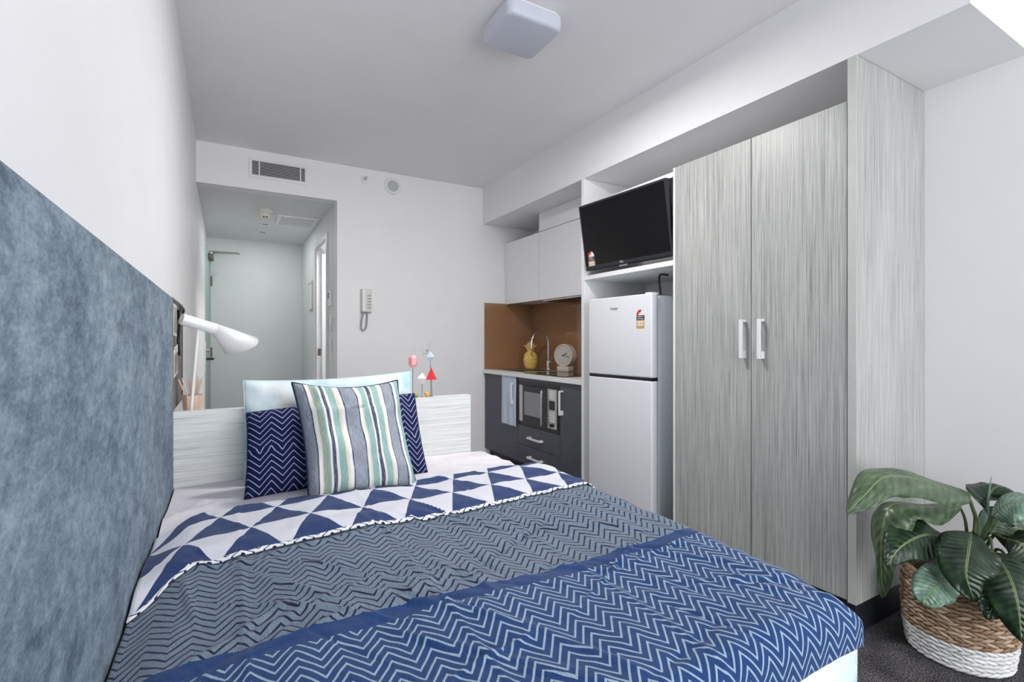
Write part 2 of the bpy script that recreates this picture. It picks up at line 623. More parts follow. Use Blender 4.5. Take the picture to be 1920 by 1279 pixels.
# hall
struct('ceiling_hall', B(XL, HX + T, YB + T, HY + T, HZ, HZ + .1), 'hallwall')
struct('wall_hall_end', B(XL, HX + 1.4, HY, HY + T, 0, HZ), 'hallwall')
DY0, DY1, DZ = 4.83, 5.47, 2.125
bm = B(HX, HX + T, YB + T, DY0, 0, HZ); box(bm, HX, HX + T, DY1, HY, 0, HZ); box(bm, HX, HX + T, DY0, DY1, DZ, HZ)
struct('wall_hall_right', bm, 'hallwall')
struct('wall_bathroom_side', B(2.1, 2.2, YB + T, HY, 0, HZ), 'wall')
struct('ceiling_bathroom', B(HX + T, 2.2, YB + T, HY + T, HZ, HZ + .1), 'wall')
bl = obj('bathroom_ceiling_lamp', lathe(bmesh.new(), [(0, 0), (.12, 0), (.13, .02), (.13, .03)], (1.4, 5.2, HZ - .03)), 'bathlamp', None, True, at0=(1.4, 5.2, HZ - .03))
bll = bpy.data.lights.new('bathroom_lamp_light', 'AREA'); bll.shape = 'DISK'; bll.size = .24; bll.energy = 26; bll.color = (1, .98, .95)
blo = bpy.data.objects.new('bathroom_lamp_light', bll); COL.objects.link(blo); blo.location = (1.4, 5.2, HZ - .035)
tag(bl, 'round glowing lamp on the bathroom ceiling beyond the hall doorway', 'ceiling lamp')

# bathroom doorway lining and architrave
t = bpy.data.objects.new('door_2', None); COL.objects.link(t); t.location = (HX, DY0, 0); t['kind'] = 'structure'
bm = bmesh.new()
for y0, y1 in ((DY0 - .06, DY0), (DY1, DY1 + .06)): box(bm, HX - .014, HX, y0, y1, 0, DZ + .06, .003)
box(bm, HX - .014, HX, DY0, DY1, DZ, DZ + .06, .003)
obj('architrave', bm, 'frame', t)
bm = bmesh.new()
box(bm, HX, HX + T, DY0, DY0 + .02, 0, DZ); box(bm, HX, HX + T, DY1 - .02, DY1, 0, DZ); box(bm, HX, HX + T, DY0 + .02, DY1 - .02, DZ - .02, DZ)
obj('jamb', bm, 'frame', t)
bm = bmesh.new()
box(bm, HX + .05, HX + .08, DY1 - .035, DY1 - .02, 0, DZ - .02); box(bm, HX + .05, HX + .08, DY0 + .02, DY0 + .035, 0, DZ - .02)
obj('door_stop', bm, 'frame', t)
obj('strike_plate', B(HX + .012, HX + .042, DY1 - .024, DY1 - .0195, 1.03, 1.10), 'brass', t)

# entry door in the left wall of the hall, with its lock, hinges and closer
t = bpy.data.objects.new('door_1', None); COL.objects.link(t); t.location = (XL, 5.72, 0); t['kind'] = 'structure'
obj('door_leaf', prism(bmesh.new(), [(-.184, 5.752, .01), (-.157, HY - .004, .01), (-.20, HY - .004, .01), (-.228, 5.752, .01)], (0, 0, 2.14)), 'halldoor', t)
bm = B(XL - T, XL + .012, 5.70, 5.75, 0, 2.17); box(bm, XL - T, XL, HY - .03, HY, 0, 2.17); box(bm, XL - T, XL, 5.75, HY - .03, 2.14, 2.17)
obj('door_frame', bm, 'frame', t)
for z in (1.86, 1.05, .3):
    bm = B(-.158, -.150, HY - .05, HY - .006, z - .055, z + .055); tube(bm, [(-.150, HY - .012, z - .055), (-.150, HY - .012, z + .055)], .010)
    obj('hinge', bm, 'brass', t, True)
lk = obj('lock_plate', B(XL + .008, XL + .019, 5.80, 5.87, .86, 1.17, .003), 'steel', t)
bm = tube(bmesh.new(), [(XL + .015, 5.835, 1.0), (XL + .08, 5.835, 1.0)], .012)
tube(bm, [(XL + .075, 5.83, 1.0), (XL + .08, 5.95, 1.0)], .010)
obj('lever', bm, 'darkmetal', lk, True)
obj('thumb_turn', tube(bmesh.new(), [(XL + .015, 5.835, 1.09), (XL + .05, 5.835, 1.09)], .016), 'steel', lk, True)
cl = obj('closer_body', B(XL + .026, XL + .075, 6.2, 6.42, 2.06, 2.115, .006), 'brass', t)
bm = tube(bmesh.new(), [(XL + .05, 6.33, 2.12), (XL + .05, 6.33, 2.15)], .018)
tube(bm, [(XL + .05, 6.33, 2.145), (.10, 6.28, 2.15), (.12, 6.32, 2.15)], .011)
tube(bm, [(.12, 6.32, 2.156), (XL + .04, 6.40, 2.165)], .009)
obj('closer_arm', bm, 'steel', cl, True)

# skirting
struct('baseboard_back', B(HX, 2.2, YB - .012, YB, 0, .08), 'frame')
struct('baseboard_right', B(XR - .012, XR, WY, 1.0, 0, .08), 'frame')

# ------------------------------------------------------------------ wall panel and headboard
PX = -0.178
t = thing('upholstered_wall_panel', 'long blue-grey suede wall panel along the side of the bed', 'wall panel', (XL, 0, 0))
obj('panel', B(XL, PX, WY, 2.30, .02, 1.345, .006), 'suede', t, True)
obj('edge_seam', tube(bmesh.new(), [(PX - .006, WY + .02, 1.343), (PX - .006, 2.29, 1.343)], .005), 'suede', t, True)
PB = -0.181
t = thing('pinboard', 'narrow grey felt pinboard above the shelf behind the headboard', 'pinboard', (XL, 2.5, .9))
obj('board', B(XL, PB, 2.305, 2.79, .905, 1.345), 'felt', t)
obj('end_cap', B(XL, PB + .003, 2.79, 2.80, .905, 1.347), 'darkmetal', t)
obj('top_rail', B(XL, PB + .003, 2.305, 2.79, 1.337, 1.347), 'darkmetal', t)
# prints pinned to it
def print_card(name, label, y0, y1, z0, z1, mat, tilt=0, clip=None):
    t = thing(name, label, 'photograph', (PB + .001, (y0 + y1) / 2, z0), (math.radians(tilt), 0, 0))
    h, w = z1 - z0, y1 - y0
    obj('card', B(0, .0015, -w / 2, w / 2, 0, h), 'paper', t, local=True)
    obj('picture', B(.0015, .0022, -w / 2 + .008, w / 2 - .008, .012, h - .008), mat, t, local=True)
    if clip: obj('tape', B(.0015, .003, -w / 2 + .01, w / 2 - .01, h - .018, h + .012), clip, t, local=True)
    return t
print_card('photo_print', 'photo print of pale figures taped low on the grey pinboard', 2.36, 2.53, 1.04, 1.15, 'ph1', 4, 'paper')
print_card('photo_print', 'tall garden photo print at the top of the grey pinboard', 2.345, 2.47, 1.20, 1.325, 'ph2', -2)
print_card('photo_print', 'narrow white-bordered print hanging beside a black ribbon on the pinboard', 2.54, 2.63, 1.12, 1.30, 'ph1', 2)
t = thing('bulldog_clip', 'black bulldog clip at the top corner of the grey pinboard', 'clip', (PB, 2.66, 1.29))
obj('clip_body', prism(bmesh.new(), [(PB, 2.61, 1.335), (PB, 2.61, 1.30), (PB + .016, 2.61, 1.33)], (0, .11, 0)), 'black', t)
obj('clip_arm', tube(bmesh.new(), [(PB + .016, 2.625, 1.322), (PB + .012, 2.64, 1.30), (PB + .012, 2.69, 1.30), (PB + .016, 2.705, 1.322)], .0025), 'black', t, True)
rb = obj('ribbon', tube(bmesh.new(), spline([(PB + .006, 2.50, 1.31), (PB + .008, 2.52, 1.25), (PB + .006, 2.505, 1.18), (PB + .008, 2.525, 1.12)], 16), .005), 'black', None, True, at0=(PB, 2.51, 1.12))
tag(rb, 'thin black ribbon hanging down the grey pinboard between two prints', 'ribbon')

HB0, HB1, HBZ = 2.30, 2.345, 0.906
t = thing('headboard', 'pale woodgrain headboard with a shelf behind it at the head of the bed', 'headboard', (.45, HB0, 0))
obj('panel', B(PX, 1.08, HB0, HB1, .05, HBZ, .0015), 'woodh', t)
obj('shelf', B(PX, 1.06, HB1, 2.72, .835, .86), 'woodh', t)
obj('shelf_back', B(PX, 1.06, 2.70, 2.72, .05, .835), 'woodh', t)
obj('side_panel', B(1.04, 1.06, HB1, 2.70, .0, .835), 'woodh', t)
obj('side_panel', B(PX, PX + .02, HB1, 2.70, .0, .835), 'woodh', t)

# desk lamp
SH = 0.86
LY = 2.40
lb = Vector((-.127, LY, SH))
t = thing('desk_lamp', 'white metal desk lamp with a slanted cone shade on the shelf', 'lamp', lb)
obj('foot', lathe(bmesh.new(), [(0, 0), (.042, 0), (.044, .006), (.038, .014), (0, .016)], lb + Vector((.004, 0, 0)), 32), 'lampshade', t, True)
tp = Vector((-.0985, LY - .025, 1.243))
obj('stem', tube(bmesh.new(), [lb + Vector((0, 0, .01)), tp], .0055, 12), 'lampshade', t, True)
# head: cylinder along an axis then an asymmetric cone cut by a slanted opening
a0 = Vector((-.1545, LY - .05, 1.2675)); a1 = Vector((-.042, LY, 1.230))
ax = (a1 - a0).normalized()
hd = obj('lamp_head', tube(bmesh.new(), [a0, a0 + ax * .003, a1], [.0215, .023, .023], 28), 'lampshade', t, True)
obj('collar', tube(bmesh.new(), [a1 - ax * .006, a1 - ax * .002], .0242, 28, True), 'white', hd, True)
sd = ax.cross(Vector((0, 0, 1))).normalized(); up = sd.cross(ax)
bm = bmesh.new(); n = 32; r0 = []; r1 = []
for k in range(n):
    c, s = math.cos(2 * math.pi * k / n), math.sin(2 * math.pi * k / n)
    r0.append(bm.verts.new(a1 + (up * c + sd * s) * .0235))
    # opening ring: upper rim far forward, lower rim pulled back
    L = .12 + .047 * c + .026 * s * s
    r1.append(bm.verts.new(a1 + ax * L + up * (c * .053 - .036) + sd * s * .06))
for k in range(n): bm.faces.new((r0[k], r0[(k + 1) % n], r1[(k + 1) % n], r1[k]))
sh = obj('shade', bm, 'lampshade', t, True, angle=80)
md = sh.modifiers.new('thickness', 'SOLIDIFY'); md.thickness = .0015
obj('bulb', lathe(bmesh.new(), [(0, 0), (.012, .004), (.018, .02), (.012, .04), (0, .045)], a1 + ax * .03 + Vector((0, 0, -.03)), 16), 'white', sh, True)

# pencil cup
cc = Vector((-.124, 2.50, SH))
t = thing('pencil_cup', 'pale timber pencil cup with a slanted front on the shelf', 'cup', cc)
bm = lathe(bmesh.new(), [(0, 0), (.032, 0), (.040, .092), (.036, .092), (.029, .006), (0, .006)], cc, 6)
obj('cup', bm, 'timber', t)
rng = random.Random(3)
PEN = [('natural timber', 'timber'), ('white', 'paper'), ('pink', 'pink'), ('natural timber', 'timber'), ('white', 'paper'), ('natural timber', 'timber'), ('natural timber', 'timber')]
TOPS = [(-.046, -.02), (-.036, .01), (-.012, .012), (.012, -.01), (.026, .012), (.033, -.012), (.018, .02)]
for k, ((cn, mt), (dx, dy)) in enumerate(zip(PEN, TOPS)):
    lab = {'timber': 'natural timber pencil standing in the pale pencil cup', 'paper': 'white pencil standing in the pale pencil cup', 'pink': 'pink pencil standing in the pale pencil cup'}[mt]
    b0 = cc + Vector((dx * -.15 + rng.uniform(-.006, .006), dy * .2, .008)); b1 = cc + Vector((dx, dy, .150 + rng.uniform(-.006, .012)))
    p = thing('pencil', lab, 'pencil', b0, group='pencils in the cup')
    d = (b1 - b0).normalized()
    obj('shaft', tube(bmesh.new(), [b0, b1], .0034, 6), mt, p)
    obj('point', tube(bmesh.new(), [b1, b1 + d * .010, b1 + d * .014], [.0034, .0012, .0004], 6), 'timber', p)
    obj('lead', tube(bmesh.new(), [b1 + d * .011, b1 + d * .017], [.0011, .0003], 6), 'graphite', p)

# geometric ornaments on the headboard edge
OY = (HB0 + HB1) / 2
def stick_base(p, x, z1, r=.0022, mat='greywood'):
    obj('stick', tube(bmesh.new(), [(x, OY, HBZ + .004), (x, OY, z1)], r, 8), mat, p, True)
    obj('foot', lathe(bmesh.new(), [(0, 0), (.009, 0), (.009, .004), (0, .005)], (x, OY, HBZ), 12), mat, p, True)
t = thing('ornament', 'pink faceted capsule ornament on a thin stick', 'ornament', (.782, OY, HBZ))
stick_base(t, .782, 1.06)
obj('capsule', lathe(bmesh.new(), [(0, 1.052), (.013, 1.053), (.022, 1.066), (.022, 1.098), (.013, 1.111), (0, 1.112)], (.782, OY, 0), 6), 'pink', t)
t = thing('ornament', 'white faceted diamond ornament on a thin stick', 'ornament', (.828, OY, HBZ))
stick_base(t, .828, .975)
obj('diamond', lathe(bmesh.new(), [(0, .965), (.024, .998), (0, 1.026)], (.828, OY, 0), 4), 'paper', t)
t = thing('ornament', 'red pyramid ornament on a grey stick', 'ornament', (.876, OY, HBZ))
stick_base(t, .876, 1.0, .004)
obj('pyramid', lathe(bmesh.new(), [(0, .990), (.029, .990), (0, 1.050)], (.876, OY, 0), 4), 'red', t)
t = thing('ornament', 'pale blue flat diamond ornament above the red pyramid', 'ornament', (.893, OY + .008, HBZ))
obj('stick', tube(bmesh.new(), [(.888, OY + .016, HBZ), (.876, OY + .014, 1.075)], .002, 8), 'greywood', t, True)
obj('diamond', lathe(bmesh.new(), [(0, 1.068), (.021, 1.100), (0, 1.132)], (.876, OY + .014, 0), 4), 'paleblue', t)
t = thing('ornament', 'mustard faceted ball ornament resting on the headboard edge', 'ornament', (.852, OY - .004, HBZ))
bm = bmesh.new(); bmesh.ops.create_icosphere(bm, subdivisions=1, radius=.0145, matrix=Matrix.Translation((.852, OY - .006, HBZ + .0135)))
obj('ball', bm, 'yellowp', t)
obj('ball_tip', lathe(bmesh.new(), [(0, 0), (.004, 0), (0, .008)], (.852, OY - .006, HBZ + .0255), 6), 'yellowp', t)
t = thing('ornament', 'tiny olive bead ornament beside the pink capsule stick', 'ornament', (.775, OY - .012, HBZ))
bm = bmesh.new(); bmesh.ops.create_icosphere(bm, subdivisions=1, radius=.009, matrix=Matrix.Translation((.798, OY - .012, HBZ + .008)))
obj('bead', bm, 'olive', t)
bm = bmesh.new(); bmesh.ops.create_icosphere(bm, subdivisions=1, radius=.007, matrix=Matrix.Translation((.785, OY - .013, HBZ + .006)))
obj('bead', bm, 'yellowp', t)

# ------------------------------------------------------------------ bed
BX0, BX1, BY0, BY1, BZ = -0.172, 1.19, 0.565, 2.298, 0.612
t = thing('bed', 'double bed with a white fitted sheet against the blue-grey panel', 'bed', (.5, 1.4, 0))
bm = B(BX0 + .01, BX1 - .02, BY0 + .02, BY1 - .01, .10, .34, .02)
obj('bed_base', bm, 'base', t, True)
for x in (BX0 + .08, BX1 - .1):
    for y in (BY0 + .1, BY1 - .1):
        obj('leg', tube(bmesh.new(), [(x, y, 0), (x, y, .1)], [.018, .025], 14), 'black', t, True)

def edge_fold(s, edge, r):
    """distance s along the cloth -> (position, drop) over a rounded edge"""
    a = edge - r; L = r * math.pi / 2
    if s <= a: return s, 0.0
    if s <= a + L:
        q = (s - a) / r; return a + r * math.sin(q), r * (1 - math.cos(q))
    return edge, r + (s - a - L)

def taper(x, y): return x - .048 * sstep(1.15, .55, y) * sstep(.6, 1.2, x)

def nz(x, y, z=0.): return noise.noise(Vector((x, y, z)))

def sheet_h(x, y):
    h = .006 * nz(x * 5, y * 5, 1) + .004 * nz(x * 12 + y * 4, y * 9, 2)
    h += .012 * sstep(.0, .25, .25 - abs(x - 1.0)) * 0
    # tension folds fanning out from under the pillows
    for (cx, cy, ang, w, am) in ((.05, 2.05, -2.5, .018, .010), (.16, 1.98, -2.3, .015, .008), (.9, 2.05, -.55, .02, .012), (1.0, 2.1, -.4, .016, .010), (.95, 2.2, -.25, .02, .008), (-.05, 2.1, -2.0, .014, .007)):
        dx, dy = x - cx, y - cy
        al = dx * math.cos(ang) + dy * math.sin(ang); ac = -dx * math.sin(ang) + dy * math.cos(ang)
        h += am * math.exp(-(ac / w) ** 2) * sstep(-.02, .08, al) * (1 - sstep(.18, .4, al))
    return h

# fitted sheet and mattress: one soft box
P, UV = [], []
nx, ny = 90, 100
LX = (BX1 - BX0); r = .06
sxs = [i / nx * (LX + .30) for i in range(nx + 1)]
sys_ = [j / ny * (BY1 - BY0 + .30) for j in range(ny + 1)]
for sx in sxs:
    row, ur = [], []
    px_, dx_ = edge_fold(sx + BX0, BX1, r)
    for sy in sys_:
        q, dy_ = edge_fold(sy - BY1, -BY0, r)
        y = -q
        drop = max(dx_, dy_)
        h = sheet_h(px_, y) * (1 if drop < .02 else .4)
        row.append((taper(px_, y), y, BZ - drop + h + .012 * math.sin(math.pi * (px_ - BX0) / LX) - .034 * (1 - sstep(1.62, 1.80, y))))
        ur.append((sx, sy))
    P.append(row); UV.append(ur)
grid_obj('fitted_sheet', P, UV, 'sheet', t)

for nm in ('foot', 'side'):
    P, UV = [], []
    for i in range(41):
        row, ur = [], []
        for j in range(13):
            f = i / 40; z = .545 - .37 * j / 12
            w = .004 * nz(f * 14, z * 5, 30 if nm == 'foot' else 40) + .003 * math.sin(f * 30 + z * 4)
            row.append((taper(BX0 + .01 + (BX1 + .018 - BX0 - .01) * f, BY0), BY0 - .014 - w, z) if nm == 'foot' else (taper(BX1 + .018 + w, BY0 + (BY1 - BY0) * f), BY0 - .014 + (BY1 - BY0) * f, z))
            ur.append((f * 1.4 + (0 if nm == 'foot' else 3), z))
        P.append(row); UV.append(ur)
    grid_obj('valance', P, UV, 'aqua', t, solid=.002)

# duvet
def fold_swing(x): return sstep(.0, 1., (-.06 - x) / .13)
def yB(x): return 1.405 + .065 * x - .17 * fold_swing(x)
def yA(x): return 1.868 + .03 * x - .13 * fold_swing(x)

rng = random.Random(11)
CRE = []
for k in range(80):
    CRE.append((rng.uniform(-.1, 1.15), rng.uniform(.6, 1.45), rng.choice((-.75, -.55, .35, -1.2)) + rng.uniform(-.3, .3), rng.uniform(.004, .011), rng.uniform(.08, .22), rng.uniform(.003, .0085) * rng.choice((1, 1, -1))))

def duvet_h(x, y):
    h = .016 * nz(x * 2.2, y * 2.6, 5) + .009 * nz(x * 5.5 + 3, y * 6, 7) + .0045 * nz(x * 13, y * 12 + x * 6, 9) + .002 * nz(x * 32, y * 30, 3)
    for (cx, cy, an, w, ln, am) in CRE:
        dx, dy = x - cx, y - cy
        if abs(dx) > .3 or abs(dy) > .3: continue
        al = dx * math.cos(an) + dy * math.sin(an); ac = -dx * math.sin(an) + dy * math.cos(an)
        h += am * math.exp(-(ac / w) ** 2 - (al / ln) ** 2)
    # pressed fold lines along and across
    for xc in (.03, .39, .75): h += .0035 * math.exp(-((x - xc) / .006) ** 2)
    return h

DZ0 = BZ + .024
DEX, DEY = BX1 + .028, BY0 - .022
t = thing('duvet', 'blue and grey chevron duvet with its triangle-patterned edge turned back', 'duvet', (.5, 1.0, BZ))
P, UV = [], []
nx, ny = 270, 220
sx0, sx1 = PX + .006, DEX + .072
SYT = 1.62 - DEY + .075
for i in range(nx + 1):
    sx = sx0 + (sx1 - sx0) * i / nx
    px_, dx_ = edge_fold(sx, DEX, .06)
    row, ur = [], []
    ytop = yB(min(px_, 1.2)) + .12
    for j in range(ny + 1):
        sy = ytop - (ytop - DEY + .070) * j / ny
        q, dy_ = edge_fold(-sy, -DEY, .055)
        y = -q
        drop = max(dx_, dy_) if min(dx_, dy_) > 0 else dx_ + dy_
        flat = 1.0 - .5 * sstep(0, .08, drop)
        z = DZ0 - drop + duvet_h(px_ + dx_, y - dy_) * flat - .02 * sstep(-.08, -.178, px_)
        z -= .006 * sstep(.75, 1.2, px_)
        wob = .008 * nz(sx * 9, sy * 4, 20) * sstep(.03, .2, drop)
        row.append((taper(px_ + (wob if dx_ > 0 else 0), y), y - (wob if dy_ > 0 else 0), z))
        ur.append((sx, sy))
    P.append(row); UV.append(ur)
grid_obj('chevron_cover', P, UV, 'duvet', t, solid=.004)

# turned-back edge with the triangle print: a soft roll from the fold line down to its hem
P, UV = [], []
nx, ny = 170, 62
for i in range(nx + 1):
    sx = sx0 + (sx1 - .012 - sx0) * i / nx
    px_, dx_ = edge_fold(sx, DEX + .010, .065)
    row, ur = [], []
    a, b = yA(min(px_, 1.2)), yB(min(px_, 1.2))
    # the right end swings towards the foot where it hangs
    a -= .10 * sstep(.95, 1.45, sx); b -= .01 * sstep(1., 1.4, sx)
    for j in range(ny + 1):
        f = j / ny
        y = b + (a - b) * f
        # the fold lies on the duvet near its hem and rolls down on to the sheet at the fold line
        zt = DZ0 + .008 + .010 * sstep(0, .2, f) - .008 * sstep(.5, .95, f)
        if f > .92:
            q = (f - .92) / .08
            zt -= (1 - math.sqrt(max(0, 1 - q * q))) * .034
        h = duvet_h(px_ + dx_, y)
        z = zt - dx_ + h - .02 * sstep(-.08, -.178, px_) - .006 * sstep(.75, 1.2, px_)
        row.append((px_, y, z))
        ur.append((sx, (y - b)))
    P.append(row); UV.append(ur)
grid_obj('turned_back_edge', P, UV, 'fold', t, solid=.004)

# pillows
def cushion(w, h, th, n=40, pinch=.05, ear=.02, sag=None, seed=0, uvscale=True, wr=.006):
    """closed two-sided cushion in local x (width), z (height), y (thickness); front faces -y"""
    F, Bk, U = [], [], []
    for i in range(n + 1):
        fr, br, ur = [], [], []
        for j in range(n + 1):
            a, b = 2 * i / n - 1, 2 * j / n - 1
            a = math.copysign(1 - (1 - abs(a)) ** 1.25, a); b = math.copysign(1 - (1 - abs(b)) ** 1.25, b)
            x = a * w / 2 * (1 - pinch * (1 - b * b)); z = b * h / 2 * (1 - pinch * (1 - a * a))
            k = max(0, (1 - a ** 4) * (1 - b ** 4)) ** .55
            y = th / 2 * k
            wv = wr * nz(a * 2.2 + seed, b * 2.2, seed) * k * 2 + wr * .5 * nz(a * 6 + seed, b * 5, seed) * (1 - k * .5) * min(1, k * 4)
            # ripples running in from the seams
            wv += .004 * math.sin(a * 26 + seed) * (1 - abs(abs(b) - .8) / .2 if abs(b) > .6 else 0) * min(1, k * 3)
            x2, z2 = x, z
            if sag: x2, z2, dy = sag(a, b, x, z)
            else: dy = 0
            fr.append((x2, -y + wv + dy, z2)); br.append((x2, y + wv * .6 + dy, z2))
            ur.append(((a + 1) / 2, z) if not uvscale else (x, z))
        F.append(fr); Bk.append(br); U.append(ur)
    return F, Bk, U

def cushion_obj(parent, name, F, Bk, U, mat):
    n = len(F)
    vs, uv = [], []
    idx = {}
    for sidx, G in ((0, F), (1, Bk)):
        for i in range(n):
            for j in range(n):
                edge = i in (0, n - 1) or j in (0, n - 1)
                if sidx == 1 and edge: idx[(1, i, j)] = idx[(0, i, j)]; continue
                idx[(sidx, i, j)] = len(vs); vs.append(G[i][j]); uv.append(U[i][j])
    fs = []
    for i in range(n - 1):
        for j in range(n - 1):
            fs.append((idx[(0, i, j)], idx[(0, i + 1, j)], idx[(0, i + 1, j + 1)], idx[(0, i, j + 1)]))
            fs.append((idx[(1, i, j)], idx[(1, i, j + 1)], idx[(1, i + 1, j + 1)], idx[(1, i + 1, j)]))
    me = bpy.data.meshes.new(name); me.from_pydata(vs, [], fs)
    l = me.uv_layers.new(name='cloth')
    for lp in me.loops: l.data[lp.index].uv = uv[lp.vertex_index]
    for p in me.polygons: p.use_smooth = True
    me.materials.append(M[mat])
    o = bpy.data.objects.new(name, me); COL.objects.link(o); o.parent = parent
    return o

def rim(F):
    n = len(F)
    e = [F[i][0] for i in range(n)] + [F[n - 1][j] for j in range(1, n)] + [F[i][n - 1] for i in range(n - 2, -1, -1)] + [F[0][j] for j in range(n - 2, 0, -1)]
    return e + e[:1]

# aqua pillow standing against the headboard
def sagA(a, b, x, z): return x, z - .012 * (1 - a * a) * (b > 0) * b + .008 * a * (b > 0), 0
F_, K_, U_ = cushion(.69, .43, .11, 36, .012, seed=2, sag=sagA, wr=.014)
t = thing('pillow', 'pale aqua watercolour pillow standing against the headboard', 'pillow', (.404, 2.225, .816), (math.radians(-7), 0, math.radians(0)), )
p = cushion_obj(t, 'pillowcase', F_, K_, U_, 'aqua')
obj('seam', tube(bmesh.new(), rim(F_), .0025, 6, False), 'aqua', p, True, local=True)
# navy pillow leaning in front
def sagN(a, b, x, z): return x * (1 + .035 * (1 - b) * .5), z + .020 * a * b * (b > 0) + .012 * a * a * (b < 0) * -1, -.02 * (1 - a * a) * b
F_, K_, U_ = cushion(.665, .325, .13, 40, .02, seed=5, sag=sagN, wr=.014)
t = thing('pillow', 'navy zigzag pillow leaning on the pale aqua pillow', 'pillow', (.398, 2.07, .776), (math.radians(-22), 0, math.radians(1)))
p = cushion_obj(t, 'pillowcase', F_, K_, U_, 'navyp')
obj('seam', tube(bmesh.new(), rim(F_), .0025, 6, False), 'piping', p, True, local=True)
# striped cushion
def sagC(a, b, x, z): return x - .10 * z, z - .010 * (1 - a * a) * (b > .5), 0
F_, K_, U_ = cushion(.395, .44, .19, 44, .08, seed=8, sag=sagC, uvscale=False, wr=.015)
t = thing('cushion', 'square cushion with teal, navy, grey and white stripes on the bed', 'cushion', (.425, 1.915, .816), (math.radians(-20), math.radians(1), math.radians(0)))
p = cushion_obj(t, 'cushion_cover', F_, K_, U_, 'stripes')
obj('piping', tube(bmesh.new(), rim(F_), .0042, 8, False), 'piping', p, True, local=True)

# ------------------------------------------------------------------ wardrobe and fridge tower
WF = 2.17
def d_handle(parent, mat, x, y, z, length, vertical=True, w=.016):
    """square D handle standing off a front that faces -x"""
    bm = bmesh.new()
    if vertical:
        box(bm, x - .036, x - .026, y - w / 2, y + w / 2, z - length / 2, z + length / 2, .0015)
        box(bm, x - .03, x, y - w / 2, y + w / 2, z + length / 2 - .012, z + length / 2, .001)
        box(bm, x - .03, x, y - w / 2, y + w / 2, z - length / 2, z - length / 2 + .034, .001)
    else:
        box(bm, x - .036, x - .026, y - length / 2, y + length / 2, z - w / 2, z + w / 2, .0015)
        for s in (-1, 1): box(bm, x - .03, x, y + s * (length / 2 - .014) - .014, y + s * (length / 2 - .014) + .014, z - w / 2, z + w / 2, .001)
    return obj('handle', bm, mat, parent)

t = thing('wardrobe', 'tall grey woodgrain two-door wardrobe with white handles', 'wardrobe', (2.45, 1.5, 0))
obj('carcass', B(WF + .022, XR - .003, 1.062, 1.945, .13, 2.145), 'lam', t)
for y0, y1, hy in ((1.062, 1.4835, 1.425), (1.4865, 1.945, 1.518)):
    d = obj('door', B(WF, WF + .02, y0 + .0015, y1, .135, 2.148, .001), 'wood', t)
    d_handle(d, 'white', WF, hy, 1.19, .185)
obj('side_edge', B(WF, XR - .003, 1.947, 1.962, .13, 2.148), 'lam', t)
e = obj('end_panel', B(WF - .004, XR - .003, 1.026, 1.058, .13, 2.316), 'wood', t)
obj('edge_strip', B(WF - .0055, WF - .004, 1.026, 1.058, .13, 2.316), 'edge', e)
obj('plinth', B(WF + .015, XR - .003, 1.04, 1.962, 0, .13), 'plinth', t)

t = thing('fridge_tower', 'open white tower with a television shelf above the fridge', 'cabinet', (2.45, 2.4, 0))
obj('side_panel', B(WF, XR - .003, 2.762, 2.792, 0, 2.317), 'lam', t)
obj('top_board', B(WF, XR - .003, 1.964, 2.762, 2.100, 2.128), 'lam', t)
obj('television_shelf', B(WF, XR - .003, 1.964, 2.762, 1.605, 1.634), 'lam', t)
obj('back_board', B(XR - .016, XR - .003, 1.964, 2.762, 1.634, 2.100), 'lam', t)

# fridge (stands slightly turned)
fa = math.atan2(.03, .54)
t = thing('fridge', 'white two-door fridge with a freezer on top and an energy label', 'fridge', (2.15, 2.105, 0), (0, 0, fa))
fridge = t
# local: x depth (into alcove), y width
FWd = .545
obj('body', B(.062, .57, .008, FWd - .008, .03, 1.452, .008), 'fridgeside', t, True, local=True)
for z0, z1, nm in ((.045, .944, 'fridge_door'), (.962, 1.460, 'freezer_door')):
    d = obj(nm, B(0, .052, 0, FWd, z0, z1, .010, 3), 'fridge', t, True, local=True)
    obj('gasket', B(.052, .062, .012, FWd - .012, z0 + .01, z1 - .01), 'grey', d, local=True)
    if nm == 'freezer_door': fz = d
obj('grip_recess', B(.006, .058, .004, FWd - .004, .942, .964), 'darkmetal', t, local=True)
obj('hinge_cap', B(.01, .075, .01, .06, 1.455, 1.468, .004), 'white', t, local=True)
for y in (.06, FWd - .06):
    for x in (.1, .5): obj('foot', tube(bmesh.new(), [(x, y, 0), (x, y, .035)], .018, 12), 'black', t, True, local=True)
# lettering faces -x: text x axis -> -y, text y axis -> z
TM = Matrix(((0, 0, -1, 0), (-1, 0, 0, 0), (0, 1, 0, 0), (0, 0, 0, 1)))
text_mesh('brand_lettering', 'Haier', .030, 'textgrey', fz, Matrix.Translation((-.0006, FWd - .24, 1.385)) @ TM)

